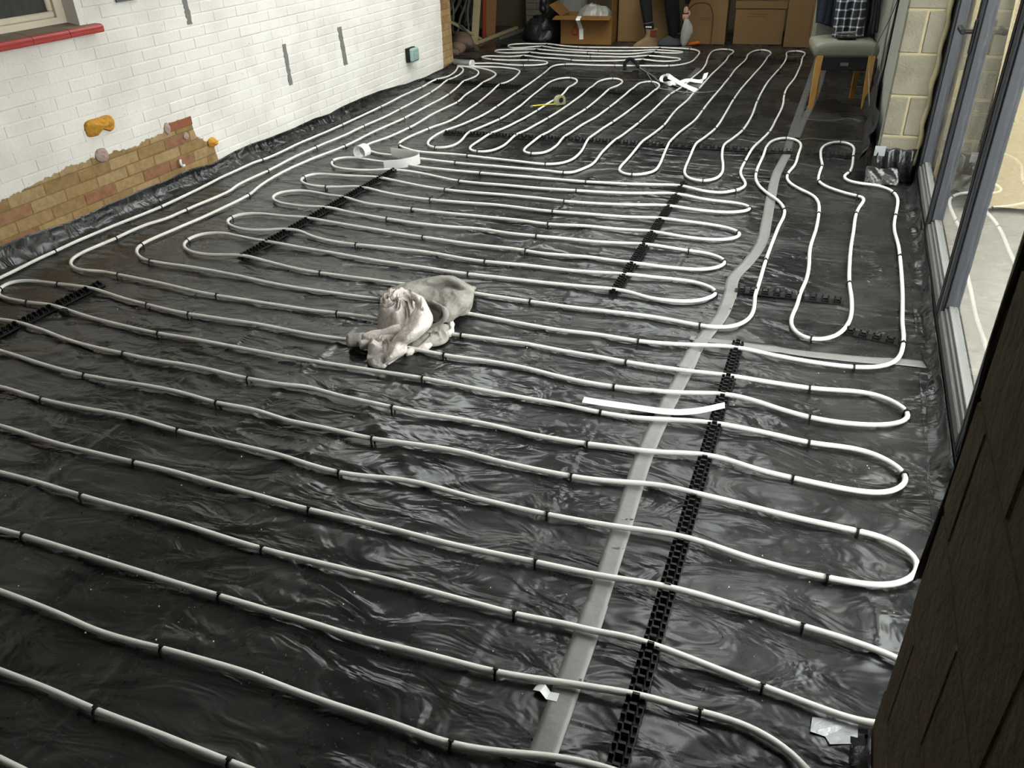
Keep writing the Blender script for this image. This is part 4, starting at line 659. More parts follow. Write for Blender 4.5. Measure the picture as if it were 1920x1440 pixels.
# ================================================================== HEATING PIPES
PR = 0.0083
def lift(x, y): return 0.003 + 0.007*vnoise(x*1.4+40, y*1.4+12)
def smooth_path(P, passes):
    P = P.copy()
    for _ in range(passes):
        P[1:-1] = 0.25*P[:-2] + 0.5*P[1:-1] + 0.25*P[2:]
    return P
def rail_height(x, y):
    """pipes ride a little higher where a clip rail carries them"""
    h = np.zeros_like(x)
    for (a, b_) in RAILS.values():
        a = np.array(a); b_ = np.array(b_); t = b_ - a; L = np.linalg.norm(t); t = t / L
        s = (x-a[0])*t[0] + (y-a[1])*t[1]; d = np.abs(-(x-a[0])*t[1] + (y-a[1])*t[0])
        inside = (s > -0.03) & (s < L+0.03)
        h = np.maximum(h, np.where(inside, 0.012*np.exp(-(d/0.09)**2), 0))
    return h
def pipe_path(pts):
    P = catmull(pts, 0.02)
    Q = P.copy(); S1 = smooth_path(P, 6); S2 = smooth_path(P, 14)
    w = np.clip((P[:, 1] - 6.8)/1.5, 0, 1)[:, None]
    P = S1*(1-w) + S2*w
    base = floor_h(P[:, 0], P[:, 1]); 
    z = base + PR + lift(P[:, 0], P[:, 1]) + rail_height(P[:, 0], P[:, 1])
    z2 = z.copy()
    for _ in range(25): z2[1:-1] = 0.25*z2[:-2] + 0.5*z2[1:-1] + 0.25*z2[2:]
    z = np.maximum(z2, base + PR + 0.0008)
    return np.column_stack([P, z])
def staple_mesh():
    b = MB(); r0, r1, w = PR+0.0002, PR+0.0042, 0.0028; N = 7
    pr = []
    for k in range(N):
        a = math.pi * k / (N-1); pr.append((math.cos(a), math.sin(a)))
    inner = [(0, c*r0, s*r0) for c, s in pr]; outer = [(0, c*r1, s*r1) for c, s in pr]
    drop = -0.020
    inner = [(0, r0, drop)] + inner + [(0, -r0, drop)]; outer = [(0, r1, drop)] + outer + [(0, -r1, drop)]
    n = len(inner); v = []
    for sx in (-w, w): v += [(sx, y, z) for _, y, z in inner] + [(sx, y, z) for _, y, z in outer]
    f = []
    for k in range(n-1):
        f += [(k, k+1, n+k+1, n+k), (2*n+k, 3*n+k, 3*n+k+1, 2*n+k+1), (n+k, n+k+1, 3*n+k+1, 3*n+k), (k, 2*n+k, 2*n+k+1, k+1)]
    b.add(v, f)
    b.box((-0.006, -0.0035, r1-0.001), (0.006, 0.0035, r1+0.0018))
    me = bpy.data.meshes.new('staple'); me.from_pydata(b.v, [], b.f); me.materials.append(M['black']); me.update(); return me
STM = staple_mesh()
paths = []
for pts, lab in ((CIRCUIT_1, 'white heating pipe snaking under the cartons and the tape measure at the far end'),
                 (CIRCUIT_2, 'white heating pipe looping through the middle of the floor and beside the doors'),
                 (CIRCUIT_3, 'white heating pipe of the nearest long rows, running along the painted wall')):
    P = pipe_path(pts); paths.append(P)
    root = empty('heating_pipe', (P[0][0], P[0][1], 0), lab, 'pipe', 'underfloor heating circuits')
    b = MB(); b.tube(P.tolist(), PR, 10); b.build('pipe', M['pipe'], root, smooth=True)
    paths[-1] = (P, root)
for (sx, sy) in STAPLES:
    best = None
    for P, root in paths:
        d = np.hypot(P[:, 0]-sx, P[:, 1]-sy); i = int(d.argmin())
        if best is None or d[i] < best[0]: best = (d[i], i, P, root)
    d, i, P, root = best
    if d > 0.12: continue
    t = P[min(i+2, len(P)-1)] - P[max(i-2, 0)]
    inst('staple', STM, P[i], root, math.atan2(t[1], t[0]))

# ================================================================== CLIP RAILS
def clip_mesh():
    """one snap-in cell: two toothed walls across the strip with a lower saddle between"""
    b = MB(); hw = 0.021
    b.box((-0.024, -hw, 0.0), (0.024, hw, 0.004))
    for sx in (-1, 1):
        x = sx * 0.0125; t = 0.0022
        b.box((x-t, -0.008, 0.004), (x+t, 0.008, 0.027)); b.box((x-t-0.002*(sx > 0), -0.008, 0.023), (x+t+0.002*(sx < 0), 0.008, 0.027))
        for sy in (-1, 1):
            b.box((x-t, sy*0.0165-0.0045, 0.004), (x+t, sy*0.0165+0.0045, 0.019))
    for sy in (-1, 1): b.box((-0.010, sy*0.012-0.0012, 0.004), (0.010, sy*0.012+0.0012, 0.009))
    me = bpy.data.meshes.new('clip'); me.from_pydata(b.v, [], b.f); me.materials.append(M['black']); me.update(); return me
CLM = clip_mesh()
RAIL_LABEL = dict(near='long black clip rail beside the grey tape in the foreground', midleft='black clip rail under the middle rows, left of the crumpled jumper',
    midright='black clip rail under the right ends of the middle rows', cross='longest black clip rail crossing the floor below the tape measure', crossend='short black clip rail near the block pier, in line with the longest rail',
    far='black clip rail just beyond the tape measure', farleft='black clip rail under the fanned pipes by the painted wall', backleft='black clip rail in front of the carton with the red emblem',
    backright='black clip rail in front of the tan boot', farright='faint black clip rail at the far loops left of the chair', nearleft='black clip rail at the left edge of the floor',
    right='black clip rail across the loop beside the doors', rightend='four-clip black rail nearest the doors')
for k, (a, b_) in RAILS.items():
    a = np.array(a); b_ = np.array(b_); t = b_-a; L = float(np.linalg.norm(t)); t = t/L; ang = math.atan2(t[1], t[0])
    n = max(2, int(round(L/0.05))); L = n*0.05
    mid = a + t*L/2; z = max(fz(*(a+t*L*q)) for q in np.linspace(0, 1, 9)) + 0.001
    root = empty('clip_rail', (a[0], a[1], z), RAIL_LABEL[k], 'clip rail', 'pipe clip rails')
    Mx = Matrix.Translation((a[0], a[1], z)) @ Matrix.Rotation(ang, 4, 'Z')
    s = MB(); s.bbox((-0.004, -0.0225, -0.002), (L+0.004, 0.0225, 0.0025), 0.001, Mx); s.build('base_strip', M['black'], root)
    for i in range(n):
        p = Mx @ Vector((0.025 + 0.05*i, 0, 0)); inst('clip', CLM, p, root, ang)

# conduit where the pipes gather at the end of the painted wall
root = empty('pipe_conduit', (-3.78, 8.08, 0), 'grey plastic bend where the white pipes gather at the wall end', 'conduit')
b = MB(); b.tube([(-3.93, 8.14, 0.05), (-3.85, 8.125, 0.045), (-3.74, 8.11, 0.04), (-3.60, 8.10, 0.038)], [0.045, 0.048, 0.046, 0.048], 14, flat=0.7)
b.build('sleeve', M['alulight'], root, smooth=True)
b = MB(); b.tube([(-3.605, 8.10, 0.038), (-3.585, 8.10, 0.038)], 0.053, 14, flat=0.7); b.build('collar', M['pipe'], root)

# ================================================================== TAPES, UPSTANDS
def floor_ribbon(name, pts, w, m, label, cat='tape', z=0.0012, step=0.03, group=None):
    P = catmull(pts, step) if len(pts) > 2 else catmull([pts[0], ((pts[0][0]+pts[1][0])/2, (pts[0][1]+pts[1][1])/2), pts[1]], step)
    b = MB(); N = len(P); nw = 5; v = []
    for i in range(N):
        t = P[min(i+1, N-1)] - P[max(i-1, 0)]; t /= np.linalg.norm(t); a = np.array([-t[1], t[0]])
        ww = w
        for k in range(nw):
            q = P[i] + a*ww*(k/(nw-1)-0.5); v.append((q[0], q[1], fz(*q) + z))
    f = [(i*nw+k, (i+1)*nw+k, (i+1)*nw+k+1, i*nw+k+1) for i in range(N-1) for k in range(nw-1)]
    M0 = len(v); v += [(x, y, zz-0.0006) for x, y, zz in v]
    f += [tuple(M0+j for j in reversed(q)) for q in f]
    for i in range(N-1): f += [(i*nw, M0+i*nw, M0+(i+1)*nw, (i+1)*nw), (i*nw+nw-1, (i+1)*nw+nw-1, M0+(i+1)*nw+nw-1, M0+i*nw+nw-1)]
    b.add(v, f); o = b.build(name, m, None, smooth=True, origin=(P[0][0], P[0][1], 0), fix=True); tag(o, label, cat, group); return o
G = 'tapes sealing the sheet joints'
floor_ribbon('jointing_tape', TAPES['near'], 0.056, M['tape'], 'long pale grey tape running up the foreground beside the clip rail', z=0.002, group=G)
floor_ribbon('jointing_tape', TAPES['near'][:2] + [(-0.36, 1.42)], 0.062, M['tape'], 'short overlapping length of grey tape patching the near end', z=0.0035, group=G)
floor_ribbon('jointing_tape', TAPES['mid'], 0.056, M['tape'], 'slanting grey tape piece above the cross tape', z=0.0035, group=G)
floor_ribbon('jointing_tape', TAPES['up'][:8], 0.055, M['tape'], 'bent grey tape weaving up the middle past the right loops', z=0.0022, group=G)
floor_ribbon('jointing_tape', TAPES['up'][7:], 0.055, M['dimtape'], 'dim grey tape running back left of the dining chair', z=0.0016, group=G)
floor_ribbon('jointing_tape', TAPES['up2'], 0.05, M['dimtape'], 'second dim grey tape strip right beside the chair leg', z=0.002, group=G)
floor_ribbon('jointing_tape', TAPES['cross'], 0.05, M['tape'], 'grey tape lying across the floor towards the doors', z=0.003, group=G)
floor_ribbon('jointing_tape', TAPES['s1'], 0.05, M['dimtape'], 'short dim tape strip beside the twisted white strap', group=G)
floor_ribbon('sheet_edge', TAPES['h1'], 0.022, M['dimtape'], 'wavy shiny sheet edge in front of the chair legs', 'sheet edge', z=0.003)
floor_ribbon('sheet_edge', TAPES['h2'], 0.022, M['dimtape'], 'shiny sheet edge just above the loop by the pier', 'sheet edge', z=0.003)
floor_ribbon('sheet_edge', TAPES['l1'], 0.018, M['dimtape'], 'thin sheet edge across the floor near the fanned pipes', 'sheet edge', z=0.002)
floor_ribbon('sheet_edge', TAPES['l2'], 0.018, M['dimtape'], 'thin sheet edge above the far pipe loops', 'sheet edge', z=0.002)
floor_ribbon('sheet_edge', TAPES['l3'], 0.02, M['dimtape'], 'thin sheet edge along the foot of the right cartons', 'sheet edge', z=0.002)

# black sheet turned up the painted wall
UP = [(0.3,0.10),(2.3,0.105),(2.607,0.107),(2.796,0.10),(3.03,0.08),(3.30,0.089),(3.60,0.091),(3.92,0.092),(4.05,0.085),(4.22,0.066),(4.45,0.085),(4.72,0.088),(5.18,0.0715),(5.44,0.083),(5.67,0.0725),(5.975,0.09),(6.5,0.079),(6.9,0.055),(7.28,0.038),(7.72,0.042),(7.96,0.053),(8.04,0.055)]
def upstand():
    ys = np.arange(0.3, 8.04, 0.025); n = 12; v = []
    top = np.interp(ys, [p[0] for p in UP], [p[1] for p in UP]) + 0.010*(vnoise(ys*5, ys*0)-0.5)
    for i, y in enumerate(ys):
        for k in range(n):
            s = k/(n-1)
            ang = s*math.pi/2*1.0
            x = WX + 0.006 + 0.105*(1-math.sin(ang)) + 0; z = top[i]*(1-math.cos(ang))**0.9
            wob = (vnoise(y*6+k*0.35, k*0.9+y*2)-0.5)*0.012*math.sin(s*math.pi) + 0.006*ridge(vnoise(y*5+s*3, s*1.5+5), 3)*math.sin(s*math.pi)
            zz = z + wob*0.4; xx = max(WX+0.004, x + wob)
            if k == 0: zz = fz(xx, y) + 0.002
            v.append((xx, y, max(zz, fz(min(xx, -3.7), y)+0.001)))
    b = MB(); m_ = len(ys)
    b.add(v, [(i*n+k, i*n+k+1, (i+1)*n+k+1, (i+1)*n+k) for i in range(m_-1) for k in range(n-1)])
    o = b.build('sheet_upstand', M['membrane'], None, smooth=True, origin=(WX+0.05, 4.0, 0))
    md = o.modifiers.new('t', 'SOLIDIFY'); md.thickness = 0.0015; md.offset = 1
    tag(o, 'black polythene edge turned up the foot of the painted wall', 'plastic sheet')
upstand()
def upstand_line(pts, hgt, name, label, side, seed, lean=0.06):
    """sheet climbing a wall foot; side = unit vector towards the wall"""
    P = catmull(pts, 0.025); n = 9; v = []
    for i, p in enumerate(P):
        s0 = i*0.025
        h = hgt*(0.8+0.4*vnoise(s0*3+seed, seed))
        for k in range(n):
            s = k/(n-1); a = s*math.pi/2
            d = lean*math.sin(a) - lean; z = h*(1-math.cos(a))
            wob = (ridge(vnoise(s0*7+seed*3, s*1.6+seed), 3)-0.3)*0.03*math.sin(s*math.pi)
            q = p + np.array(side)*(d - wob)
            v.append((q[0], q[1], max(z + wob*0.3, 0.002 + (fz(q[0], q[1]) if k == 0 else 0))))
    b = MB(); m_ = len(P); b.add(v, [(i*n+k, (i+1)*n+k, (i+1)*n+k+1, i*n+k+1) for i in range(m_-1) for k in range(n-1)])
    o = b.build(name, M['membrane'], None, smooth=True, origin=(P[0][0], P[0][1], 0))
    md = o.modifiers.new('t', 'SOLIDIFY'); md.thickness = 0.0015; md.offset = 0
    tag(o, label, 'plastic sheet')
upstand_line([(0.494, 1.30), (0.496, 2.4), (0.497, 3.2), (0.497, 4.2), (0.497, 5.15)], 0.075, 'sheet_upstand', 'black polythene edge rucked up against the door threshold', (1, 0), 2.0, 0.055)
upstand_line([(RWX-0.006, 5.45), (RWX-0.006, 7.0), (RWX-0.006, 9.9)], 0.14, 'sheet_upstand', 'black polythene edge up the grey green wall behind the chair', (1, 0), 5.0, 0.04)
upstand_line([(NW_X-0.004, 0.2), (NW_X-0.004, 0.8), (NW_X-0.004, 1.24)], 0.06, 'sheet_upstand', 'black polythene edge at the foot of the brown wall', (1, 0), 8.0, 0.03)
# sheet wrapped round the pier foot, with tape and a clear film flap
root = empty('pier_wrap', (0.37, PIER_Y-0.02, 0), 'black polythene wrapped round the foot of the block pier', 'plastic sheet')
b = MB(); ring = []
for k in range(13):
    z = 0.200*k/12; bul = 0.018*math.sin(k/12*math.pi) + 0.010
    for j in range(25):
        s = j/24
        if s < 0.3: p = (RWX-0.004-bul*0.6, PIER_Y+0.14-s/0.3*0.15)
        else: p = (RWX-0.004-bul*0.6 + (s-0.3)/0.7*0.215, PIER_Y-0.010-bul*(1+0.6*math.sin(j*1.3+k*0.4)))
        ring.append((p[0], p[1], z + 0.006*math.sin(j*0.9)*(k/12)))
b.add(ring, [(k*25+j, k*25+j+1, (k+1)*25+j+1, (k+1)*25+j) for k in range(12) for j in range(24)])
o = b.build('wrap', M['membrane'], root, smooth=True); md = o.modifiers.new('t', 'SOLIDIFY'); md.thickness = 0.0015
b = MB(); b.bbox((RWX-0.024, PIER_Y-0.036, 0.155), (RWX+0.035, PIER_Y-0.031, 0.212), 0.001, Matrix.Translation((0,0,0.0)) ); b.build('silver_tape', M['silver'], root, label='silver tape corner patch')
b = MB(); v = []
for i in range(14):
    for j in range(9):
        v.append((RWX-0.05+0.19*i/13, PIER_Y-0.050-0.06*(1-j/8)**2+0.008*math.sin(i*1.1+j), 0.006+0.085*j/8+0.006*math.sin(i*0.8)))
b.add(v, [(i*9+j, (i+1)*9+j, (i+1)*9+j+1, i*9+j+1) for i in range(13) for j in range(8)])
o = b.build('film_flap', M['clearfilm'], root, smooth=True, label='clear film flap taped at the pier foot'); md = o.modifiers.new('t', 'SOLIDIFY'); md.thickness = 0.001

# ================================================================== THINGS ON THE FLOOR
def blob(name, m, cx, cy, outline, h, seed, parent, z0=0.0, folds=10, amp=0.02, rings=22, seg=72, flat=0.45, swirl=1.0):
    """heap of cloth: an outline, domed, with creases gathered round a twist"""
    O = np.array(outline); c = np.array([cx, cy]); b = MB(); v = []
    a0 = np.unwrap(np.arctan2(O[:, 1]-cy, O[:, 0]-cx)); r0 = np.hypot(O[:, 0]-cx, O[:, 1]-cy)
    od = np.argsort(a0 % (2*math.pi)); A = (a0 % (2*math.pi))[od]; Rr = r0[od]
    A = np.concatenate([A-2*math.pi, A, A+2*math.pi]); Rr = np.tile(Rr, 3)
    for i in range(rings+1):
        s = i/rings
        for k in range(seg):
            th = 2*math.pi*k/seg; R = np.interp(th, A, Rr)
            x = cx + R*s*math.cos(th); y = cy + R*s*math.sin(th)
            dome = (1 - s**3.2)**0.6 if s < 1 else 0
            cr = ridge(vnoise(np.array([th*folds/6.283 + swirl*s*2.2 + seed*7]), np.array([s*1.7+seed])), 2.2)[0]
            cr2 = ridge(vnoise(np.array([x*16+seed*3]), np.array([y*16])), 3)[0]
            z = z0 + h*dome*(flat + (1-flat)*vnoise(np.array([x*5+seed]), np.array([y*5+seed*2]))[0]) + amp*(cr-0.4)*min(1, dome*1.3)*(0.3+0.7*s) + amp*0.45*cr2*dome
            v.append((x, y, max(z, z0 + 0.001)))
    f = []
    for i in range(rings):
        for k in range(seg):
            k2 = (k+1) % seg; f.append((i*seg+k, (i+1)*seg+k, (i+1)*seg+k2, i*seg+k2))
    f.append(tuple(rings*seg + k for k in range(seg-1, -1, -1)))
    b.add(v, f); return b.build(name, m, parent, smooth=True)

jr = empty('jumper', (-1.55, 2.65, 0), 'crumpled grey jumper with a pale inside, thrown over the pipes', 'jumper')
ZB0 = 0.018
def loft(name, m, rows, parent, nu=40, per=10, amp=0.006, freq=7.0, seed=1.0, thick=0.004):
    """sheet of cloth through rows of guide points, with fold relief"""
    G = np.array([catmull(r, 0.01)[np.linspace(0, len(catmull(r, 0.01))-1, nu).astype(int)] for r in rows])
    C = []
    for i in range(nu):
        p = catmull(G[:, i, :], 0.004); q = np.linspace(0, len(p)-1, per*(len(rows)-1)+1).astype(int); C.append(p[q])
    C = np.array(C).transpose(1, 0, 2); nv = C.shape[0]
    du = np.gradient(C, axis=1); dv = np.gradient(C, axis=0); N = np.cross(du, dv); N /= np.linalg.norm(N, axis=2, keepdims=True)+1e-9
    N[N[:, :, 2] < 0] *= -1
    U, V = np.meshgrid(np.linspace(0, 1, nu), np.linspace(0, 1, nv))
    d = amp*(ridge(vnoise(U*freq+seed*5+V*2, V*freq*0.45+seed), 2.5)-0.4) + amp*0.5*(ridge(vnoise(U*freq*2+seed, V*freq+seed*3), 3)-0.4)
    C = C + N*d[:, :, None]; C[:, :, 2] = np.maximum(C[:, :, 2], 0.008)
    b = MB(); b.add(C.reshape(-1, 3).tolist(), [(j*nu+i, j*nu+i+1, (j+1)*nu+i+1, (j+1)*nu+i) for j in range(nv-1) for i in range(nu-1)])
    o = b.build(name, m, parent, smooth=True); md = o.modifiers.new('t', 'SOLIDIFY'); md.thickness = thick; md.offset = -1; return o
def xy(l): return [(p[0], p[1]) for p in l]
def cen(l): return float(np.mean([p[0] for p in l])), float(np.mean([p[1] for p in l]))
loft('hood', M['jumper'], HOOD, jr, amp=0.010, freq=6, seed=2.0)
c = cen(HEMBODY); blob('inside_front', M['jumper'], c[0], c[1], xy(HEMBODY), 0.055, 6.0, jr, 0.012, folds=9, amp=0.02)
c = cen(WAD); blob('turned_out_lining', M['lining'], c[0]+0.01, c[1]-0.02, xy(WAD), 0.135, 4.0, jr, 0.012, folds=17, amp=0.050, swirl=2.2, rings=34, seg=110, flat=0.75)
c = cen(POCKET); blob('pocket', M['lining'], c[0], c[1], xy(POCKET), 0.062, 9.0, jr, 0.010, folds=9, amp=0.034, swirl=1.4)
loft('rolled_band', M['lining'], BAND, jr, nu=18, amp=0.006, freq=4, seed=5.0, thick=0.006)
P = catmull(HEM, 0.012); b = MB(); b.tube(P.tolist(), [0.013+0.004*math.sin(i*1.1) for i in range(len(P))], 10); b.build('hem', M['lining'], jr, smooth=True)
P = catmull(CRESCENT, 0.01); b = MB(); b.tube(P.tolist(), [0.016*math.sin(math.pi*(i+1)/(len(P)+1))+0.002 for i in range(len(P))], 10); b.build('neck_shade', M['shadowwool'], jr, smooth=True)  # solid dark crescent paints the shade inside the neck opening
P = catmull(RIM, 0.01); b = MB(); b.tube(P.tolist(), [0.010+0.003*math.sin(i*0.5) for i in range(len(P))], 10); b.build('neck_seam', M['jumper'], jr, smooth=True)
P = catmull(SLEEVE, 0.012); b = MB()
for off, rr0 in ((0.0, 0.026), (0.028, 0.018), (-0.026, 0.017)):
    Q = P.copy(); Q[:, 1] += off; Q[:, 2] -= abs(off)*0.4; b.tube(Q.tolist(), [rr0+0.003*math.sin(i*0.9+off*90) for i in range(len(Q))], 10)
b.build('sleeve', M['lining'], jr, smooth=True)
P = catmull(CUFF, 0.012); b = MB(); b.tube(P.tolist(), [0.034]*len(P), 12, flat=0.75); b.build('cuff', M['jumper'], jr, smooth=True)

# white strips
b = MB(); P = catmull([(-0.655, 2.288, 0.032), (-0.60, 2.293, 0.030), (-0.50, 2.312, 0.022), (-0.35, 2.338, 0.014), (-0.265, 2.358, 0.026), (-0.185, 2.372, 0.056)], 0.02)
b.ribbon(P.tolist(), 0.036, 0.0012); o = b.build('paper_strip', M['paper'], None, origin=(-0.42, 2.3, 0)); tag(o, 'straight white paper strip lying on the near rows across the grey tape', 'paper strip')
b = MB(); P = catmull([(-2.80, 4.87, 0.045), (-2.68, 4.87, 0.04), (-2.585, 4.845, 0.04), (-2.545, 4.79, 0.04), (-2.60, 4.69, 0.035), (-2.72, 4.62, 0.032)], 0.02)
b.ribbon(P.tolist(), 0.07, 0.0012, wdir=lambda i: Vector((0.12, -0.3, 1)))
o = b.build('paper_strip', M['paper'], None, origin=(-2.66, 4.74, 0)); tag(o, 'bent white paper strip standing on edge over the pipes left of centre', 'paper strip')
b = MB(); P = [(-2.985 + 0.045*math.cos(a), 4.80 + 0.02*a*0.02, 0.055 + 0.045*math.sin(a)) for a in np.linspace(-0.6, 4.4, 26)]
b.ribbon(P, 0.07, 0.0012, wdir=lambda i: Vector((0.1, 1, 0)))
o = b.build('paper_strip', M['paper'], None, origin=(-2.98, 4.8, 0)); tag(o, 'curled white paper loop beside the bent strip', 'paper strip')
b = MB(); P = catmull([(-1.195,8.08,0.05),(-1.20,7.83,0.02),(-1.305,7.82,0.03),(-1.385,7.66,0.03),(-1.49,7.64,0.03),(-1.55,7.76,0.035),(-1.535,7.88,0.05),(-1.43,7.72,0.05),(-1.32,7.57,0.04),(-1.175,7.44,0.02)], 0.02); N = len(P)
b.ribbon(P.tolist(), 0.042, 0.0015, wdir=lambda i: Vector((math.cos(i*0.11), math.sin(i*0.11)*0.6, 0.35)))
o = b.build('strap', M['paper'], None, origin=(-1.36, 7.75, 0)); tag(o, 'twisted white strap tossed over the far pipes', 'strap')

# tape measure
tr = empty('tape_measure', (-2.18, 6.66, 0), 'yellow tape measure with its blade pulled out over the far pipes', 'tape measure')
ang = math.atan2(6.646-6.488, -2.1817+2.309); Mx = Matrix.Translation((-2.175, 6.67, 0.0)) @ Matrix.Rotation(ang, 4, 'Z')
b = MB(); prof = [(-0.045,0.012),(-0.045,0.055),(-0.03,0.078),(0.0,0.088),(0.03,0.082),(0.045,0.06),(0.045,0.012)]; n = len(prof)
b.add([Mx @ Vector((p, -0.022, z)) for p, z in prof] + [Mx @ Vector((p, 0.022, z)) for p, z in prof], [tuple(range(n)), tuple(range(2*n-1, n-1, -1))] + [(k, k+n, (k+1) % n+n, (k+1) % n) for k in range(n)])
b.build('case', M['tmbody'], tr, fix=True)
b = MB()
for s in (-1, 1): b.tube([Mx @ Vector((0.0, s*0.0225, 0.05)), Mx @ Vector((0.0, s*0.0245, 0.05))], 0.022, 14)
b.build('side_badge', M['black'], tr)
b = MB(); b.ribbon([Mx @ Vector((-0.045, 0, 0.022)), Mx @ Vector((-0.15, 0, 0.03)), Mx @ Vector((-0.27, 0.01, 0.034))], 0.027, 0.001); b.build('blade', M['yellow'], tr)
b = MB(); b.bbox((-0.278, -0.004, 0.024), (-0.268, 0.024, 0.036), 0.001, Mx); b.build('end_hook', M['steel'], tr)

# silver tape scrap, twisted tape scrap, dark clip fragment
o = MB(); S = [(0.170,1.262),(0.263,1.288),(0.262,1.226),(0.208,1.205),(0.198,1.222),(0.168,1.222)]; zt = 0.022
o.add([(x, y, fz(x, y)+0.004+0.002*math.sin(x*90)) for x, y in S] + [(x, y, fz(x, y)+0.001) for x, y in S], [tuple(range(6)), tuple(range(11, 5, -1))] + [(k, k+6, (k+1) % 6+6, (k+1) % 6) for k in range(6)])
t = o.build('tape_patch', M['silver'], None, origin=(0.21, 1.24, 0), fix=True); tag(t, 'crinkled silver tape patch at the brown wall corner', 'tape')
b = MB(); b.ribbon([(-0.418, 1.128, 0.012), (-0.400, 1.124, 0.020), (-0.385, 1.118, 0.008), (-0.362, 1.119, 0.010)], 0.022, 0.001); t = b.build('tape_scrap', M['paper'], None, origin=(-0.39, 1.12, 0)); tag(t, 'small torn white tape scrap at the left edge of the near grey tape', 'tape')
b = MB(); b.bbox((-3.035, 2.25, fz(-3.02, 2.26)), (-3.003, 2.275, fz(-3.02, 2.26)+0.03), 0.004); t = b.build('clip_fragment', M['black'], None, origin=(-3.02, 2.26, 0)); tag(t, 'broken black clip lying loose near the left clip rail', 'clip')
# crumbs: too small and many to count
b = MB(); rr = random.Random(21)
for i in range(420):
    x = rr.uniform(-3.5, 0.42); y = 0.9 + 6.5*rr.random()**1.6; s = rr.uniform(0.0012, 0.0032)
    if x > 0.25 and y > 5.2 or x > 0.26 and y < 1.3: continue
    z = fz(x, y); a = rr.uniform(0, 6.28)
    b.add([(x+s*math.cos(a), y+s*math.sin(a), z), (x+s*math.cos(a+2.1), y+s*math.sin(a+2.1), z), (x+s*math.cos(a+4.2), y+s*math.sin(a+4.2), z), (x, y, z+s*1.4)], [(0,1,3),(1,2,3),(2,0,3),(2,1,0)])
t = b.build('plaster_crumbs', M['crumbs']); tag(t, 'tiny pale plaster crumbs scattered over the black sheet', 'crumbs', kind='stuff')

# tool with cable near the far pipes
tr = empty('cutter', (-1.99, 8.42, 0), 'black hooked tool lying across the far pipe', 'tool')
b = MB(); P = catmull([(-2.02, 8.27, 0.02), (-2.055, 8.42, 0.05), (-2.03, 8.50, 0.075), (-1.975, 8.46, 0.06), (-1.905, 8.35, 0.03)], 0.015); b.tube(P.tolist(), 0.017, 8); b.build('body', M['black'], tr, smooth=True)
b = MB(); b.bbox((-2.05, 8.20, 0.004), (-1.93, 8.30, 0.012), 0.002); b.build('foot_plate', M['clearfilm'], tr)
for nm, pts, lab in (('cable', [(-1.905, 8.37, 0.03), (-1.80, 8.22, 0.012), (-1.7264, 8.11, 0.01), (-1.64, 7.93, 0.01), (-1.56, 7.76, 0.01)], 'grey cable running from the hooked tool to the strap'),
                     ('cable', [(-1.785, 8.20, 0.01), (-1.677, 7.895, 0.01), (-1.56, 7.58, 0.02), (-1.488, 7.426, 0.026), (-1.30, 7.33, 0.026), (-1.186, 7.318, 0.026), (-1.08, 7.385, 0.02), (-1.0, 7.52, 0.01)], 'thin grey cable curving below the strap'),
                     ('cable', [(-1.42, 7.617, 0.02), (-1.31, 7.555, 0.012), (-1.257, 7.454, 0.028), (-1.237, 7.347, 0.028), (-1.26, 7.287, 0.02)], 'short loop of grey cable right under the strap')):
    P = catmull(pts, 0.02); b = MB(); b.tube(P.tolist(), 0.0045, 6); t = b.build(nm, M['steel'], None, smooth=True, origin=P[0]); tag(t, lab, 'cable')
tr = empty('saw', (-1.66, 9.8, 0), 'orange handled hand tool on the floor beside the boot', 'tool')
b = MB(); b.bbox((-0.10, -0.02, 0.012), (0.12, 0.02, 0.045), 0.01, Matrix.Translation((-1.66, 9.84, 0)) @ Matrix.Rotation(0.9, 4, 'Z')); b.build('handle', M['orange'], tr)
b = MB(); b.bbox((-0.12, -0.015, 0.004), (0.06, 0.015, 0.012), 0.002, Matrix.Translation((-1.69, 9.73, 0)) @ Matrix.Rotation(0.5, 4, 'Z')); b.build('blade', M['alulight'], tr)

# ================================================================== ON THE PAINTED WALL
for i, (ya, za, yb, zb, w, lab) in enumerate(((4.29, 1.10, 4.30, 0.905, 0.040, 'grey filled wall chase nearest the window'), (5.208, 0.655, 5.218, 0.372, 0.042, 'grey filled wall chase in the middle, lowest end near the floor'), (5.965, 0.668, 5.997, 0.380, 0.055, 'grey filled wall chase furthest from the window, widest of the three'))):
    b = MB(); n = 24; v = []
    for k in range(n+1):
        s = k/n; y = ya+(yb-ya)*s; z = za+(zb-za)*s
        e0 = (vnoise(np.array([s*14+i*5]), np.array([1.0]))[0]-0.5)*0.012; e1 = (vnoise(np.array([s*14+i*5]), np.array([9.0]))[0]-0.5)*0.012
        for x in (WX-0.002, WX+0.0025): v += [(x, y-w/2+e0, z), (x, y+w/2+e1, z)]
    f = []
    for k in range(n):
        a = k*4; c = a+4; f += [(a+2, a+3, c+3, c+2), (a, c, c+1, a+1), (a, a+2, c+2, c), (a+1, c+1, c+3, a+3)]
    f += [(0,1,3,2), (n*4, n*4+2, n*4+3, n*4+1)]
    b.add(v, f); t = b.build('wall_chase', M['chase'], None, origin=(WX, yb, zb), fix=True); tag(t, lab, 'wall chase')
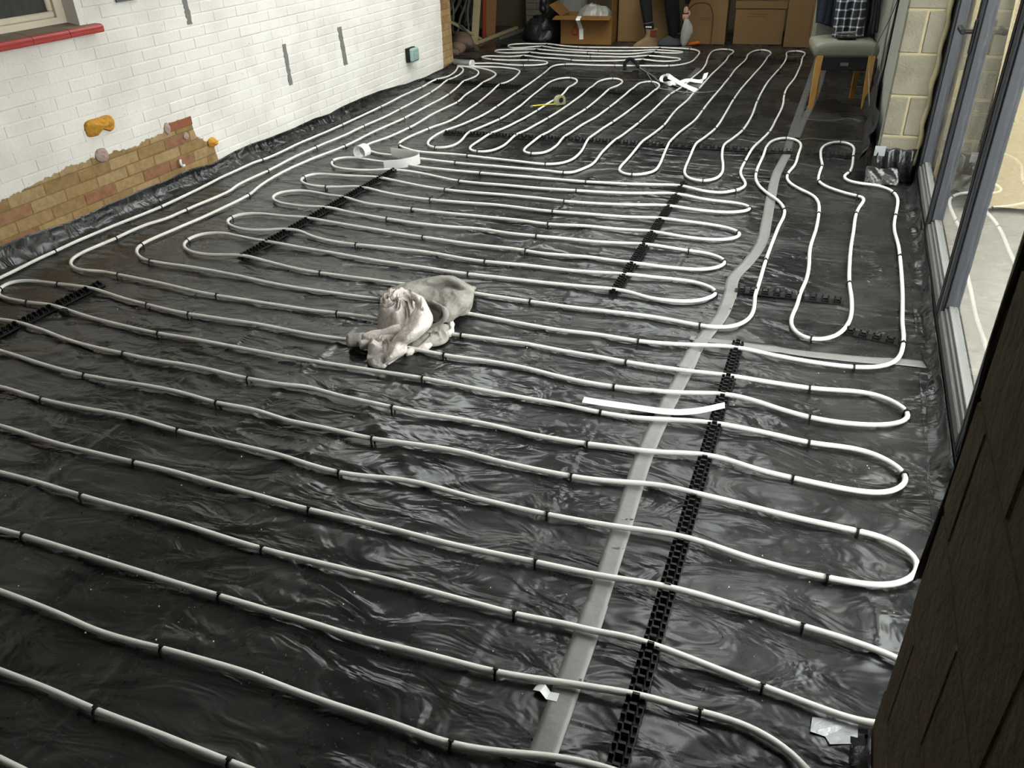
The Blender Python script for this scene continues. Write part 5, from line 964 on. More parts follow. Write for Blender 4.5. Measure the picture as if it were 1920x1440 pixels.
def lump(name, m, y, z, ry, rz, dep, seed, label, cat, notch=False):
    b = MB(); ring, seg = 10, 30; v = []
    for i in range(ring+1):
        s = i/ring
        for k in range(seg):
            th = 2*math.pi*k/seg; c, sn = math.cos(th), math.sin(th)
            sup = (abs(c)**4 + abs(sn)**4)**-0.25 if notch else 1.0
            R = s*sup*(0.93+0.16*vnoise(np.array([c*1.8+seed+5]), np.array([sn*1.8+seed]))[0])
            if notch and abs(th-4.85) < 0.28: R *= 0.55
            d = dep*(1-s**2.5)*(0.35+0.7*vnoise(np.array([c*s*3+seed]), np.array([sn*s*3+7]))[0]+0.5*vnoise(np.array([c*s*7+seed]), np.array([sn*s*5+3]))[0]) + 0.004*(s < 1)
            v.append((WX + 0.0005 + (d if s < 1 else -0.001), y + ry*R*c, z + rz*R*sn))
    f = [(i*seg+k, (i+1)*seg+k, (i+1)*seg+(k+1) % seg, i*seg+(k+1) % seg) for i in range(ring) for k in range(seg)]
    f.append(tuple(ring*seg+k for k in range(seg)))
    b.add(v, f); t = b.build(name, m, None, smooth=True, origin=(WX, y, z), fix=True); tag(t, label, cat); return t
lump('foam_patch', M['foam'], 3.417, 0.503, 0.105, 0.044, 0.028, 2.0, 'large lumpy orange foam filling a hole in the painted wall', 'foam', True)
lump('foam_plug', M['foam'], 4.262, 0.198, 0.045, 0.032, 0.03, 6.0, 'small round orange foam plug at the end of the bare brick', 'foam')
lump('plaster_plug', M['patch'], 3.376, 0.352, 0.047, 0.040, 0.012, 11.0, 'round pinkish plaster plug above the bare brick', 'plaster')
lump('plaster_plug', M['patch'], 3.905, 0.372, 0.026, 0.034, 0.006, 15.0, 'small dark plaster hole left of the red brick', 'plaster')
lump('plaster_plug', M['patch'], 4.045, 0.292, 0.024, 0.022, 0.006, 17.0, 'small round plug in the bare brick under the red brick', 'plaster')
b = MB(); P = catmull([(WX+0.02, 3.93, 0.175), (WX+0.035, 3.91, 0.158), (WX+0.032, 3.925, 0.138), (WX+0.02, 3.955, 0.135)], 0.008); b.tube(P.tolist(), 0.008, 8); t = b.build('pipe_stub', M['pipe'], None, smooth=True, origin=(WX, 3.92, 0.15)); tag(t, 'short white curved stub poking from the bare brick', 'pipe stub')
b = MB(); b.bbox((WX-0.005, 3.927, 0.345), (WX+0.003, 4.128, 0.397), 0.003); t = b.build('red_brick', simple('red_brick_face', (0.27, 0.10, 0.055), 0.9, 0.2, var=0.2, vscale=30), None, origin=(WX, 4.03, 0.37)); tag(t, 'single bare red brick at the top of the bare patch', 'brick')
vent = empty('air_vent', (WX, 3.84, 1.15), 'small grey louvred air vent beside the window', 'air vent')
b = MB()
for lo, hi in (((WX, 3.755, 1.085), (WX+0.012, 3.92, 1.096)), ((WX, 3.755, 1.21), (WX+0.012, 3.92, 1.222)), ((WX, 3.755, 1.096), (WX+0.012, 3.767, 1.21)), ((WX, 3.908, 1.096), (WX+0.012, 3.92, 1.21))): b.box(lo, hi)
b.build('frame', M['alulight'], vent)
for k in range(7):
    q = MB(); y = 3.775 + k*0.019; q.box((WX+0.001, y, 1.096), (WX+0.009, y+0.009, 1.21)); q.build('slat', M['chase'], vent)
so = empty('outdoor_socket', (WX, 7.09, 0.28), 'pale green weatherproof socket on the painted wall', 'socket')
b = MB(); b.bbox((WX, 7.015, 0.222), (WX+0.035, 7.165, 0.345), 0.006); b.build('back_box', M['black'], so)
b = MB(); b.bbox((WX+0.035, 7.02, 0.225), (WX+0.075, 7.16, 0.343), 0.014); b.build('cover', M['greenbox'], so)
b = MB(); b.bbox((WX+0.074, 7.05, 0.24), (WX+0.080, 7.13, 0.30), 0.003); b.build('lid', M['greenbox'], so)

# ================================================================== DINING CHAIR AND CLOTHES
ca = 0.16; CO = Vector((0.0, 7.10, 0)); CM = Matrix.Translation(CO) @ Matrix.Rotation(ca, 4, 'Z')   # x: along front edge, y: to the back
ch = empty('dining_chair', CO, 'sage green upholstered dining chair with oak legs by the rendered wall', 'chair')
def taper(a, b_, w0, w1):
    q = MB(); v = []
    for p, w in ((a, w0), (b_, w1)):
        for sx, sy in ((-1,-1),(1,-1),(1,1),(-1,1)): v.append(CM @ Vector((p[0]+sx*w/2, p[1]+sy*w/2, p[2])))
    q.add(v, [(3,2,1,0),(4,5,6,7),(0,1,5,4),(1,2,6,5),(2,3,7,6),(3,0,4,7)]); return q
for (x, y, x2, y2) in ((-0.200, 0.0, -0.190, 0.02), (0.200, 0.0, 0.190, 0.02), (-0.125, 0.40, -0.14, 0.37), (0.165, 0.40, 0.17, 0.37)):
    taper((x, y, 0.004), (x2, y2, 0.40), 0.034, 0.050).build('leg', M['oak'], ch)
def cushion(name, w, d, h, z0, m, bul=0.02, n=12):
    q = MB(); v = []; f = []
    for L in range(5):
        s = L/4; ins = 0.018*(1-math.sin(math.pi*min(1, 0.15+s*0.75)))
        for j in range(n+1):
            for i in range(n+1):
                u, t = i/n*2-1, j/n*2-1
                v.append(CM @ Vector((u*(w/2-ins), d*j/n*(1-0.0)+ (ins if j == 0 else (-ins if j == n else 0)), z0 + h*s + (bul*(1-u*u)*(1-t*t) if L == 4 else 0) - (0.012*(u**6) if L == 4 else 0))))
    N = (n+1)**2; id_ = lambda L, i, j: L*N + j*(n+1) + i
    for j in range(n):
        for i in range(n):
            f.append((id_(4,i,j), id_(4,i+1,j), id_(4,i+1,j+1), id_(4,i,j+1))); f.append((id_(0,i,j+1), id_(0,i+1,j+1), id_(0,i+1,j), id_(0,i,j)))
    for L in range(4):
        for k in range(n):
            f += [(id_(L,k,0), id_(L,k+1,0), id_(L+1,k+1,0), id_(L+1,k,0)), (id_(L,k+1,n), id_(L,k,n), id_(L+1,k,n), id_(L+1,k+1,n)),
                  (id_(L,0,k+1), id_(L,0,k), id_(L+1,0,k), id_(L+1,0,k+1)), (id_(L,n,k), id_(L,n,k+1), id_(L+1,n,k+1), id_(L+1,n,k))]
    q.add(v, f); return q.build(name, m, ch, smooth=True)
cushion('seat', 0.47, 0.45, 0.105, 0.385, M['leather'])
q = MB(); q.bbox((-0.165, 0.012, 0.29), (0.165, 0.40, 0.388), 0.004, CM); q.build('seat_underside', M['gasket'], ch, label='black dust cover sagging under the seat')
q = MB(); q.box((-0.03, 0.009, 0.325), (0.03, 0.0125, 0.348), CM); q.build('care_label', M['alulight'], ch)
q = MB(); v = []
for k in range(9):
    z = 0.45 + 0.55*k/8; yb = 0.405 + 0.055*(k/8)**1.4
    for (x, dy) in ((-0.225, 0), (-0.20, -0.012), (0.20, -0.012), (0.225, 0), (0.225, 0.05), (-0.225, 0.05)): v.append(CM @ Vector((x*(1-0.04*k/8), yb+dy, z)))
f = [(k*6+i, k*6+(i+1) % 6, (k+1)*6+(i+1) % 6, (k+1)*6+i) for k in range(8) for i in range(6)] + [tuple(range(5, -1, -1)), tuple(48+i for i in range(6))]
q.add(v, f); q.build('backrest', M['leather'], ch, smooth=False, fix=True)
def drape(name, m, label, x0, x1, zlo, ytop, seed, cat='clothing', edge=0.03, thick=0.02, out=0.06):
    """garment hung over the chair back and falling onto the seat"""
    n, r = 26, 34; v = []
    for j in range(r+1):
        s = j/r
        for i in range(n+1):
            u = i/n; x = x0 + (x1-x0)*u
            fold = 0.020*math.sin(u*11+seed) + 0.012*math.sin(u*23+s*5+seed*2)
            if s < 0.12: y = ytop + 0.075 - s/0.12*0.075; z = 1.005 + 0.012*math.sin(s/0.12*math.pi)
            else:
                t = (s-0.12)/0.88; z = 1.0 - (1.0-zlo - edge*math.sin(u*math.pi*1.2+seed))*t
                y = ytop - 0.055*t - out*t + fold*(0.25+0.75*t) - 0.015
            v.append(CM @ Vector((x*(1+0.05*math.sin(s*4+seed)), y, z)))
    q = MB(); q.add(v, [(j*(n+1)+i, j*(n+1)+i+1, (j+1)*(n+1)+i+1, (j+1)*(n+1)+i) for j in range(r) for i in range(n)])
    base = CM @ Vector(((x0+x1)/2, ytop, 0.5))
    o = q.build(name, m, None, smooth=True, origin=base); md = o.modifiers.new('t', 'SOLIDIFY'); md.thickness = thick; md.offset = 0
    tag(o, label, cat); return o
drape('navy_jacket', M['navy'], 'dark navy jacket hanging over the left of the chair back', -0.235, -0.055, 0.585, 0.39, 1.2, edge=0.02, thick=0.03, out=0.10)
drape('plaid_shirt', M['plaid'], 'black and white checked shirt draped over the chair onto the seat', -0.10, 0.125, 0.515, 0.36, 2.7, edge=0.0, thick=0.014, out=0.14)
drape('dark_coat', M['gasket'], 'black coat hanging over the right of the chair back', 0.115, 0.225, 0.51, 0.385, 4.1, edge=0.02, thick=0.02, out=0.06)
ph = empty('tablet', CM @ Vector((-0.01, 0.14, 0.51)), 'thin black tablet lying on the chair seat in front of the shirt', 'tablet')
q = MB(); q.bbox((-0.075, 0.07, 0.512), (0.065, 0.155, 0.521), 0.003, CM); q.build('case', M['black'], ph)
q = MB(); q.box((-0.068, 0.076, 0.5205), (0.058, 0.149, 0.5218), CM); q.build('screen', simple('dark_screen', (0.02, 0.02, 0.025), 0.1, 0.6), ph)
q = MB(); P = []
for a in np.linspace(0, 9, 90): P.append(CM @ Vector((-0.01+0.07*math.cos(a*1.7+0.3*math.sin(a)), 0.115+0.02*math.sin(a*2.3), 0.535+0.014*math.sin(a*1.1)+0.001*a)))
q.tube(P, 0.0042, 6); t = q.build('charger_lead', M['steel'], None, smooth=True, origin=CM @ Vector((0, 0.12, 0.53))); tag(t, 'tangled shiny lead heaped on the tablet', 'cable')

# cables and loose black sheet by the rendered wall
for pts, r, m, lab in (([(0.255, 6.25, 1.30), (0.255, 6.35, 0.90), (0.235, 6.5, 0.74), (0.20, 6.62, 0.60), (0.175, 6.68, 0.49), (0.172, 6.66, 0.40), (0.19, 6.55, 0.29), (0.215, 6.45, 0.18)], 0.0035, M['steel'], 'thin pale cable looping down in front of the chair seat'),
                       ([(0.262, 6.30, 1.30), (0.262, 6.36, 0.85), (0.262, 6.42, 0.55), (0.258, 6.45, 0.30), (0.25, 6.42, 0.12)], 0.007, M['black'], 'thick black cable hanging straight down the rendered wall'),
                       ([(0.264, 6.40, 1.30), (0.262, 6.47, 0.80), (0.25, 6.52, 0.45), (0.24, 6.50, 0.20), (0.235, 6.40, 0.06)], 0.005, M['steel'], 'grey cable beside the thick black cable on the rendered wall')):
    P = catmull(pts, 0.02); b = MB(); b.tube(P.tolist(), r, 6); t = b.build('cable', m, None, smooth=True, origin=P[-1]); tag(t, lab, 'cable')
def hang(x, y0, y1, z0, z1, lab):
    n, r = 30, 24; v = []
    for j in range(r+1):
        for i in range(n+1):
            s, u = j/r, i/n; v.append((x - 0.02 - 0.05*ridge(vnoise(np.array([u*5+s*1.2]), np.array([s*2.0])), 2)[0]*(0.4+s), y0+(y1-y0)*u, z1-(z1-z0)*s - 0.03*math.sin(u*7)*(1-s)))
    b = MB(); b.add(v, [(j*(n+1)+i, j*(n+1)+i+1, (j+1)*(n+1)+i+1, (j+1)*(n+1)+i) for j in range(r) for i in range(n)])
    t = b.build('loose_sheet', M['blackbag'], None, smooth=True, origin=(x, y0, 0)); md = t.modifiers.new('t', 'SOLIDIFY'); md.thickness = 0.002; tag(t, lab, 'plastic sheet')
hang(RWX-0.004, 5.50, 7.25, 0.05, 0.34, 'loose black polythene bunched against the rendered wall behind the chair')

# ================================================================== CARTONS
def carton(name, x, y, w, d, h, rot, m, label, flap=None, lines=None, group='cardboard cartons along the back'):
    root = empty(name, (x, y, 0), label, 'carton', group)
    Mx = Matrix.Translation((x, y, 0)) @ Matrix.Rotation(rot, 4, 'Z'); t = 0.006; z0 = 0.004
    def P(lo, hi, nm, mm=m, lab=None):
        q = MB(); q.bbox(lo, hi, 0.003, Mx); q.build(nm, mm, root, label=lab)
    P((0, 0, z0), (w, t, h), 'front_panel'); P((0, d-t, z0), (w, d, h), 'back_panel')
    P((0, t, z0), (t, d-t, h), 'side_panel'); P((w-t, t, z0), (w, d-t, h), 'side_panel'); P((t, t, z0), (w-t, d-t, z0+t), 'base_panel')
    if flap == 'open':
        for (lo, hi, R) in (((0, 0, 0), (w, 0.20, t), (-0.10, 0, 0)), ):
            q = MB(); q.bbox((-0.06, -0.17, 0), (w, 0.0, t), 0.002, Mx @ Matrix.Translation((0, 0, h)) @ Matrix.Rotation(0.12, 4, 'X')); q.build('flap', m, root)
        q = MB(); q.bbox((0, 0, 0), (t, d, 0.18), 0.002, Mx @ Matrix.Translation((0, 0, h)) @ Matrix.Rotation(-0.9, 4, 'Y')); q.build('flap', m, root)
        q = MB(); q.bbox((w-t, 0, 0), (w, d, 0.2), 0.002, Mx @ Matrix.Translation((0, 0, h))); q.build('flap', m, root)
    elif flap == 'droop':
        q = MB(); q.bbox((-0.01, -0.014, h-0.055), (w+0.01, -0.001, h+0.02), 0.002, Mx); q.build('flap', m, root)
        P((t, t, h-t), (w-t, d-t, h), 'top_panel')
    else:
        P((0.001, 0.001, h), (w/2-0.002, d-0.001, h+0.005), 'flap'); P((w/2+0.002, 0.001, h), (w-0.001, d-0.001, h+0.005), 'flap')
    for (lx, lz, lw, lh) in (lines or []):
        q = MB(); q.box((lx, -0.0012, lz), (lx+lw, 0.0005, lz+lh), Mx); q.build('printed_line', M['ink'], root)
    return root, Mx
r1, Mx = carton('carton', -3.15, 9.68, 0.60, 0.42, 0.305, 0.075, M['card2'], 'open low carton with a red round emblem and white tape hanging down', 'open')
q = MB(); n = 28; v = []
for k in range(n):
    a = 2*math.pi*k/n
    for R in (0.042, 0.026): v.append(Mx @ Vector((0.17+R*math.cos(a)*(1-0.45*max(0, math.sin(a))), -0.001, 0.140+R*(1.1+0.55*max(0, math.sin(a))**3)*math.sin(a))))
q.add(v, [(2*k, 2*((k+1) % n), 2*((k+1) % n)+1, 2*k+1) for k in range(n)])
q.build('emblem', M['redink'], r1, label='red ring emblem')
q = MB()
for x, t_ in ((0.312, 0.5), (0.336, -0.5), (0.366, 0.25)): q.box((-0.004, -0.0015, -0.024), (0.004, 0, 0.024), Mx @ Matrix.Translation((x, 0, 0.155)) @ Matrix.Rotation(t_, 4, 'Y'))
q.build('faded_print', M['ink'], r1)
q = MB(); q.ribbon([Mx @ Vector((0.245, -0.10, 0.318)), Mx @ Vector((0.245, -0.178, 0.300)), Mx @ Vector((0.245, -0.182, 0.285)), Mx @ Vector((0.245, -0.05, 0.20)), Mx @ Vector((0.245, -0.006, 0.17)), Mx @ Vector((0.25, -0.005, 0.06))], 0.048, 0.001, wdir=lambda i: Vector((1, 0.07, 0))); q.build('hanging_tape', M['paper'], r1, label='white tape hanging from the carton flap')
carton('carton', -2.545, 9.99, 0.60, 0.45, 0.72, 0.08, M['card'], 'tall plain carton behind the boot leg')
carton('carton', -1.735, 9.96, 0.43, 0.42, 0.46, 0.08, M['card'], 'carton with two printed lines behind the hand', lines=[(0.13, 0.275, 0.15, 0.006), (0.14, 0.255, 0.12, 0.006)])
carton('carton', -1.225, 10.06, 0.53, 0.42, 0.43, 0.08, M['card'], 'carton with a drooping torn lid and two printed lines', flap='droop', lines=[(0.13, 0.315, 0.23, 0.006), (0.13, 0.290, 0.20, 0.006)])
carton('carton', -0.665, 9.96, 0.52, 0.42, 0.85, 0.08, M['card'], 'tallest carton with upright printed lines beside the chair', lines=[(0.25, 0.12, 0.008, 0.30), (0.29, 0.09, 0.008, 0.32)])
# plastic wrap spilling out of the open carton, black bag, dark shapes
wr = empty('plastic_wrap', (-2.75, 9.85, 0.30), 'grey crumpled plastic wrap spilling out of the open carton', 'plastic wrap')
blob('wrap', M['bag'], -2.78, 9.86, [(-2.60,9.80),(-2.62,10.0),(-2.78,10.06),(-2.98,10.0),(-3.02,9.86),(-2.95,9.76),(-2.75,9.74)], 0.16, 3.3, wr, 0.25, folds=11, amp=0.05)
bg = empty('rubbish_bag', (-3.50, 9.95, 0), 'black rubbish bag slumped left of the open carton', 'bag')
blob('sack', M['blackbag'], -3.46, 10.0, [(-3.22,9.95),(-3.22,10.25),(-3.4,10.35),(-3.66,10.25),(-3.72,10.0),(-3.6,9.76),(-3.40,9.70),(-3.26,9.78)], 0.34, 5.1, bg, 0.002, folds=12, amp=0.05)
q = MB(); P = catmull([(-3.46, 10.0, 0.30), (-3.48, 9.98, 0.38), (-3.44, 9.99, 0.45)], 0.02); q.tube(P.tolist(), [0.03+0.02*abs(math.sin(i*0.9)) for i in range(len(P))], 8); q.build('tied_neck', M['blackbag'], bg, smooth=True)
# brick column at the back
bc = empty('brick_column', (-3.87, 11.0, 0), 'yellow brick column in the shadows behind the bag', 'brick column')
q = MB(); q.box((-4.02, 10.91, 0), (-3.74, 11.19, 2.5)); q.build('core', M['dark'], bc)
for k in range(16):
    for j in range(2 if k % 2 else 1):
        a, c = ((-4.03, -3.73) if not k % 2 else ((-4.03, -3.885) if j == 0 else (-3.875, -3.73)))
        q = MB(); q.bbox((a, 10.90, 0.075*k), (c, 10.95, 0.075*k+0.066), 0.004); q.build('brick', M['block'], bc)
bk = empty('bucket', (-3.40, 10.95, 0), 'pale grey bin standing against the back wall', 'bin')
q = MB(); q.tube([(-3.4, 10.93, 0.003), (-3.4, 10.93, 0.5), (-3.4, 10.93, 0.62)], [0.17, 0.20, 0.205], 20); q.build('body', M['render'], bk, smooth=False)
q = MB(); q.tube([(-3.4, 10.93, 0.62), (-3.4, 10.93, 0.645)], 0.215, 20); q.build('rim', M['render'], bk)

# ================================================================== SIDE BAY CLUTTER
def plank(x0, y0, x1, y1, h, w, t, m, label, name='plank'):
    q = MB(); a = Vector((x0, y0, 0.0)); b_ = Vector((x1, y1, h)); ax = (b_-a).normalized(); side = Vector((1, 0.25, 0)); side = (side - ax*side.dot(ax)).normalized(); nn = ax.cross(side)
    v = []
    for p in (a, b_):
        for s, n_ in ((-1,-1),(1,-1),(1,1),(-1,1)): v.append(p + side*s*w/2 + nn*n_*t/2)
    zmin = min(p.z for p in v)
    v = [p - Vector((0, 0, zmin + 0.03)) for p in v]
    q.add(v, [(3,2,1,0),(4,5,6,7),(0,1,5,4),(1,2,6,5),(2,3,7,6),(3,0,4,7)]); o = q.build(name, m, None, origin=(x0, y0, -0.03), fix=True); tag(o, label, 'plank'); return o
plank(-4.24, 9.66, -4.12, 9.95, 1.9, 0.085, 0.03, M['pale'], 'pale pine board standing left of the red pole')
plank(-4.20, 10.05, -4.08, 10.2, 1.9, 0.13, 0.03, M['brown'], 'broad brown board standing right of the red pole')
plank(-4.70, 10.75, -4.40, 11.1, 1.9, 0.34, 0.02, M['dark'], 'wide dark panel behind the boards')
q = MB(); q.tube([(-4.225, 9.92, -0.03), (-4.30, 10.3, 1.9)], 0.025, 10); o = q.build('pole', M['red'], None, smooth=True, origin=(-4.22, 9.92, -0.03)); tag(o, 'red pole standing between the pale and brown boards', 'pole')
q = MB(); q.tube([(-4.17, 9.72, 0.02), (-4.75, 9.35, 0.42)], 0.018, 8); o = q.build('stick', M['pale'], None, smooth=True, origin=(-4.17, 9.72, 0)); tag(o, 'thin stick leaning diagonally across the clutter', 'stick')
def log(a, b_, w, h, m, lab):
    q = MB(); a = Vector(a); b_ = Vector(b_); t = (b_-a).normalized(); s = Vector((-t.y, t.x, 0)); v = []
    for p in (a, b_):
        for sx, z in ((-1,0),(1,0),(1,1),(-1,1)): v.append(p + s*sx*w/2 + Vector((0,0,z*h)))
    q.add(v, [(3,2,1,0),(4,5,6,7),(0,1,5,4),(1,2,6,5),(2,3,7,6),(3,0,4,7)]); o = q.build('batten', m, None, origin=a, fix=True); tag(o, lab, 'batten')
log((-4.12, 9.45, 0.004), (-4.10, 10.75, 0.004), 0.035, 0.03, M['pale'], 'thin batten along the edge of the black sheet')
log((-3.98, 9.85, 0.004), (-3.93, 10.65, 0.004), 0.03, 0.025, M['hose'], 'grey batten lying just inside the sheet edge')
def rock(x, y, r, seed, lab):
    bm = bmesh.new(); bmesh.ops.create_icosphere(bm, subdivisions=3, radius=1)
    for v in bm.verts:
        p = v.co; k = 0.8 + 0.4*vnoise(np.array([p.x*1.6+seed*5+9]), np.array([p.y*1.6+p.z*1.3+seed]))[0]
        v.co = Vector((p.x*r*k*1.15, p.y*r*k, max(-0.62, p.z*0.8)*r*k))
    zm = min(v.co.z for v in bm.verts)
    for v in bm.verts: v.co.z -= zm
    me = bpy.data.meshes.new('stone'); bm.to_mesh(me); bm.free(); me.materials.append(M['stone'])
    me.polygons.foreach_set('use_smooth', [True]*len(me.polygons))
    o = bpy.data.objects.new('stone', me); COL.objects.link(o); o.location = (x, y, -0.02); tag(o, lab, 'stone')
rock(-4.19, 9.22, 0.115, 1, 'largest brown stone beside the sheet edge'); rock(-4.14, 8.96, 0.085, 2, 'rounded brown stone in front of the largest one'); rock(-4.12, 8.76, 0.065, 4, 'small stone nearest the end of the painted wall'); rock(-4.33, 9.46, 0.10, 6, 'stone tucked behind the rounded one')
rr = random.Random(4)
for i, lab in enumerate(('grey hose hanging in a narrow loop nearest the wall end', 'grey hose sagging in a low loop by the stones', 'grey hose in a tall slack coil', 'grey hose crossing in front of the coil', 'grey hose draped highest of the tangle', 'grey hose bent towards the pale board')):
    x = -4.42 - 0.08*(i % 3); y = 9.72 + 0.13*i; R = 0.13 + 0.03*(i % 3); P = []
    for a in np.linspace(0.3, 5.4+0.3*i, 50): P.append((x + R*math.sin(a+i)*0.7 + 0.03*math.sin(a*3), y + 0.10*math.cos(a*0.7+i), 0.02+0.30+0.05*i + (0.26+0.03*i)*math.cos(a+0.4*i)))
    P = [(p[0], p[1], max(p[2], 0.0)) for p in P]
    q = MB(); q.tube(P, 0.013 + 0.003*(i % 3), 8); o = q.build('hose', M['hose'], None, smooth=True, origin=(x, y, -0.03)); tag(o, lab, 'hose', 'hoses tangled in the side bay')
P = catmull([(-4.16, 9.42, 0.02), (-4.22, 9.46, 0.10), (-4.34, 9.55, 0.18), (-4.50, 9.62, 0.22)], 0.02); q = MB(); q.tube(P.tolist(), 0.014, 8); o = q.build('hose', M['hose'], None, smooth=True, origin=P[0]); tag(o, 'grey hose end trailing down beside the largest stone', 'hose', 'hoses tangled in the side bay')

# ================================================================== PERSON (bending over at the far end)
pr = empty('person', (-2.0, 9.68, 0), 'person in black trousers and tan boots bending down with one hand near the floor', 'person')
def skin(name, verts, edges, radii, m, sub=2, parent=pr, root=0):
    me = bpy.data.meshes.new(name); me.from_pydata([tuple(Vector(v)-BASE[parent.name]) for v in verts], edges, []); me.materials.append(m)
    o = bpy.data.objects.new(name, me); COL.objects.link(o); o.parent = parent; BASE[o.name] = BASE[parent.name]
    md = o.modifiers.new('skin', 'SKIN'); md.use_smooth_shade = True
    for i, r in enumerate(radii): me.skin_vertices[0].data[i].radius = r if isinstance(r, tuple) else (r, r)
    me.skin_vertices[0].data[root].use_root = True
    s = o.modifiers.new('sub', 'SUBSURF'); s.levels = sub; s.render_levels = sub
    return o
V = [(-1.93,10.02,0.93), (-1.86,9.86,1.06), (-1.78,9.62,1.14), (-1.74,9.46,1.12), (-1.72,9.38,1.06), (-1.70,9.28,0.97),    # pelvis, waist, chest, upper chest, neck, head
     (-2.03,9.98,0.86), (-2.175,9.66,0.54), (-2.125,9.64,0.32), (-2.085,9.64,0.10),                                          # near leg
     (-1.83,10.02,0.86), (-1.91,9.78,0.50), (-1.865,9.84,0.22), (-1.86,9.86,0.08),                                           # far leg
     (-1.90,9.50,1.12), (-1.98,9.58,0.88), (-1.93,9.62,0.68),                                                               # left arm (hand on knee)
     (-1.58,9.50,1.10), (-1.62,9.58,0.80), (-1.70,9.72,0.54), (-1.722,9.745,0.44)]                                            # right arm reaching down
E_ = [(0,1),(1,2),(2,3),(3,4),(4,5),(0,6),(6,7),(7,8),(8,9),(0,10),(10,11),(11,12),(12,13),(3,14),(14,15),(15,16),(3,17),(17,18),(18,19),(19,20)]
Rd = [(0.15,0.12),(0.145,0.115),(0.165,0.12),(0.12,0.10),0.055,0.085, 0.095,0.078,0.062,0.042, 0.10,0.092,0.080,0.055, 0.062,0.046,0.036, 0.062,0.046,0.036,0.030]
skin('body', V, E_, Rd, M['trouser'])
# shirt, head, hair: above the picture but part of the figure
def ellip(name, m, c, r, label=None, zmin=None, n=20):
    bm = bmesh.new(); bmesh.ops.create_uvsphere(bm, u_segments=n, v_segments=12, radius=1)
    for v in bm.verts: v.co = Vector((v.co.x*r[0], v.co.y*r[1], v.co.z*r[2])) + Vector(c) - BASE['person']
    me = bpy.data.meshes.new(name); bm.to_mesh(me); bm.free(); me.materials.append(m); me.polygons.foreach_set('use_smooth', [True]*len(me.polygons))
    o = bpy.data.objects.new(name, me); COL.objects.link(o); o.parent = pr; return o
ellip('head', M['skin'], (-1.70, 9.25, 0.96), (0.078, 0.10, 0.112)); ellip('hair', M['hair'], (-1.695, 9.285, 0.995), (0.083, 0.10, 0.10))
ellip('nose', M['skin'], (-1.71, 9.155, 0.93), (0.015, 0.02, 0.02)); ellip('ear', M['skin'], (-1.78, 9.27, 0.95), (0.012, 0.02, 0.03)); ellip('ear', M['skin'], (-1.62, 9.27, 0.95), (0.012, 0.02, 0.03))
# boots: chelsea shape, seen from the front
def boot(c, rot, m, lining, hgt, label=None):
    Mx = Matrix.Translation(c) @ Matrix.Rotation(rot, 4, 'Z'); q = MB(); v = []; n = 18
    secs = [(0.0, 0.052, 0.145, -0.045), (0.012, 0.054, 0.148, -0.045), (0.03, 0.052, 0.143, -0.045), (0.055, 0.049, 0.125, -0.03), (0.08, 0.046, 0.092, -0.005), (0.11, 0.045, 0.068, 0.018), (hgt*0.8, 0.050, 0.062, 0.022), (hgt, 0.058, 0.070, 0.022)]
    for z, rx, ry, yo in secs:
        for k in range(n):
            a = 2*math.pi*k/n; v.append(Mx @ Vector((rx*math.copysign(abs(math.cos(a))**0.85, math.cos(a)), yo+ry*math.sin(a), z)))
    L = len(secs); f = [(i*n+k, i*n+(k+1) % n, (i+1)*n+(k+1) % n, (i+1)*n+k) for i in range(L-1) for k in range(n)] + [tuple(range(n-1, -1, -1))]
    q.add(v, f); o = q.build('boot', m, pr, smooth=True, label=label); md = o.modifiers.new('t', 'SOLIDIFY'); md.thickness = 0.004
    q = MB(); q.add([Mx @ Vector((0.055*math.cos(2*math.pi*k/n), 0.022+0.066*math.sin(2*math.pi*k/n), hgt-0.014)) for k in range(n)], [tuple(range(n))]); q.build('boot_lining', lining, o)
    for s in (-1, 1):
        q = MB(); q.bbox((s*0.050-0.004, -0.012, hgt*0.62), (s*0.050+0.006, 0.055, hgt-0.004), 0.003, Mx); q.build('elastic_panel', lining, o)
boot((-2.085, 9.615, 0.012), -1.0, M['boot'], M['bootin'], 0.19, 'tan suede ankle boot')
boot((-1.86, 9.86, 0.004), -1.25, M['greycloth'], M['trouser'], 0.13, 'grey shoe')
q = MB(); q.tube([(-2.086, 9.64, 0.12), (-2.095, 9.64, 0.18), (-2.105, 9.64, 0.25)], [0.050, 0.050, 0.054], 16); s_ = q.build('sock', M['trouser'], pr, smooth=True, label='black sock with a pale band')
q = MB(); q.tube([(-2.106, 9.64, 0.262), (-2.107, 9.64, 0.268)], 0.062, 16, cap=False); q.build('band', M['alulight'], s_)
q = MB()
for k in range(5): q.box((-2.128+0.014*k, 9.587, 0.218), (-2.119+0.014*k, 9.5905, 0.232))
q.build('lettering', M['white'], s_)
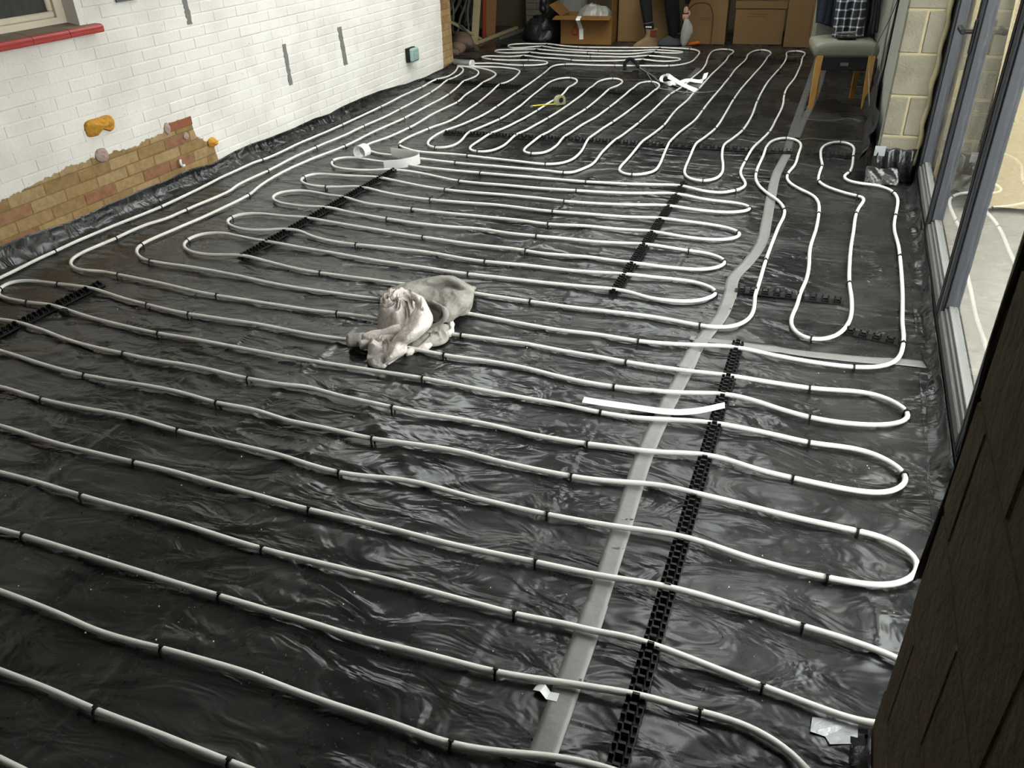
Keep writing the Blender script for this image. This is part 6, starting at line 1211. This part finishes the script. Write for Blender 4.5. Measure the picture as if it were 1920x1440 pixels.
# right hand: palm, four fingers and thumb closed on the bag
HV = [(-1.722,9.745,0.425), (-1.724,9.742,0.385), (-1.722,9.735,0.348)]
skin('hand', HV, [(0,1),(1,2)], [(0.024,0.022),(0.036,0.017),(0.038,0.016)], M['skin'])
for k, L in enumerate((0.030, 0.034, 0.032, 0.025)):
    x = -1.748 + 0.017*k
    skin('finger', [(x,9.735,0.345), (x+0.002,9.718,0.318), (x+0.003,9.728,0.318-L*0.7), (x+0.003,9.748,0.318-L)], [(0,1),(1,2),(2,3)], [0.0095,0.009,0.0085,0.0075], M['skin'], 1)
skin('finger', [(-1.692,9.742,0.380), (-1.678,9.728,0.355), (-1.682,9.722,0.330)], [(0,1),(1,2)], [0.0105,0.0095,0.008], M['skin'], 1)
LV = [(-1.93,9.62,0.66), (-1.95,9.63,0.63), (-1.965,9.64,0.60)]
skin('hand', LV, [(0,1),(1,2)], [(0.026,0.02),(0.038,0.016),(0.036,0.015)], M['skin'])
for k in range(4):
    x = -1.995 + 0.017*k
    skin('finger', [(x,9.64,0.60), (x-0.006,9.645,0.565), (x-0.010,9.662,0.535)], [(0,1),(1,2)], [0.0095,0.009,0.0075], M['skin'], 1)
skin('finger', [(-1.925,9.63,0.635), (-1.90,9.635,0.605), (-1.895,9.65,0.58)], [(0,1),(1,2)], [0.0105,0.0095,0.008], M['skin'], 1)
# grey plastic bag hanging from the hand, and a dark red cord
q = MB(); n = 18; v = []
for j, (z, r, dx) in enumerate(((0.315, 0.018, 0), (0.28, 0.03, 0.005), (0.23, 0.05, 0.018), (0.17, 0.062, 0.022), (0.11, 0.055, 0.012), (0.06, 0.045, 0.0), (0.03, 0.03, -0.005), (0.012, 0.012, -0.005))):
    for k in range(n):
        a = 2*math.pi*k/n; rr_ = r*(1+0.16*math.sin(a*5+j)); v.append((-1.712+dx+rr_*math.cos(a), 9.735+rr_*0.7*math.sin(a), z))
q.add(v, [(j*n+k, j*n+(k+1) % n, (j+1)*n+(k+1) % n, (j+1)*n+k) for j in range(7) for k in range(n)] + [tuple(range(n)), tuple(7*n+k for k in range(n-1, -1, -1))])
o = q.build('plastic_bag', M['bag'], None, smooth=True, origin=(-1.71, 9.735, 0.012), fix=True); tag(o, 'crumpled grey plastic bag held in the hand', 'bag')
P = catmull([(-1.70, 9.80, 0.39), (-1.66, 9.84, 0.43), (-1.58, 9.88, 0.445), (-1.50, 9.90, 0.425), (-1.46, 9.91, 0.35), (-1.45, 9.915, 0.30), (-1.45, 9.92, 0.012)], 0.02); q = MB(); q.tube(P.tolist(), 0.006, 6)
o = q.build('cord', M['bootin'], None, smooth=True, origin=P[-1]); tag(o, 'dark red cord arching from the hand in front of a carton', 'cord')
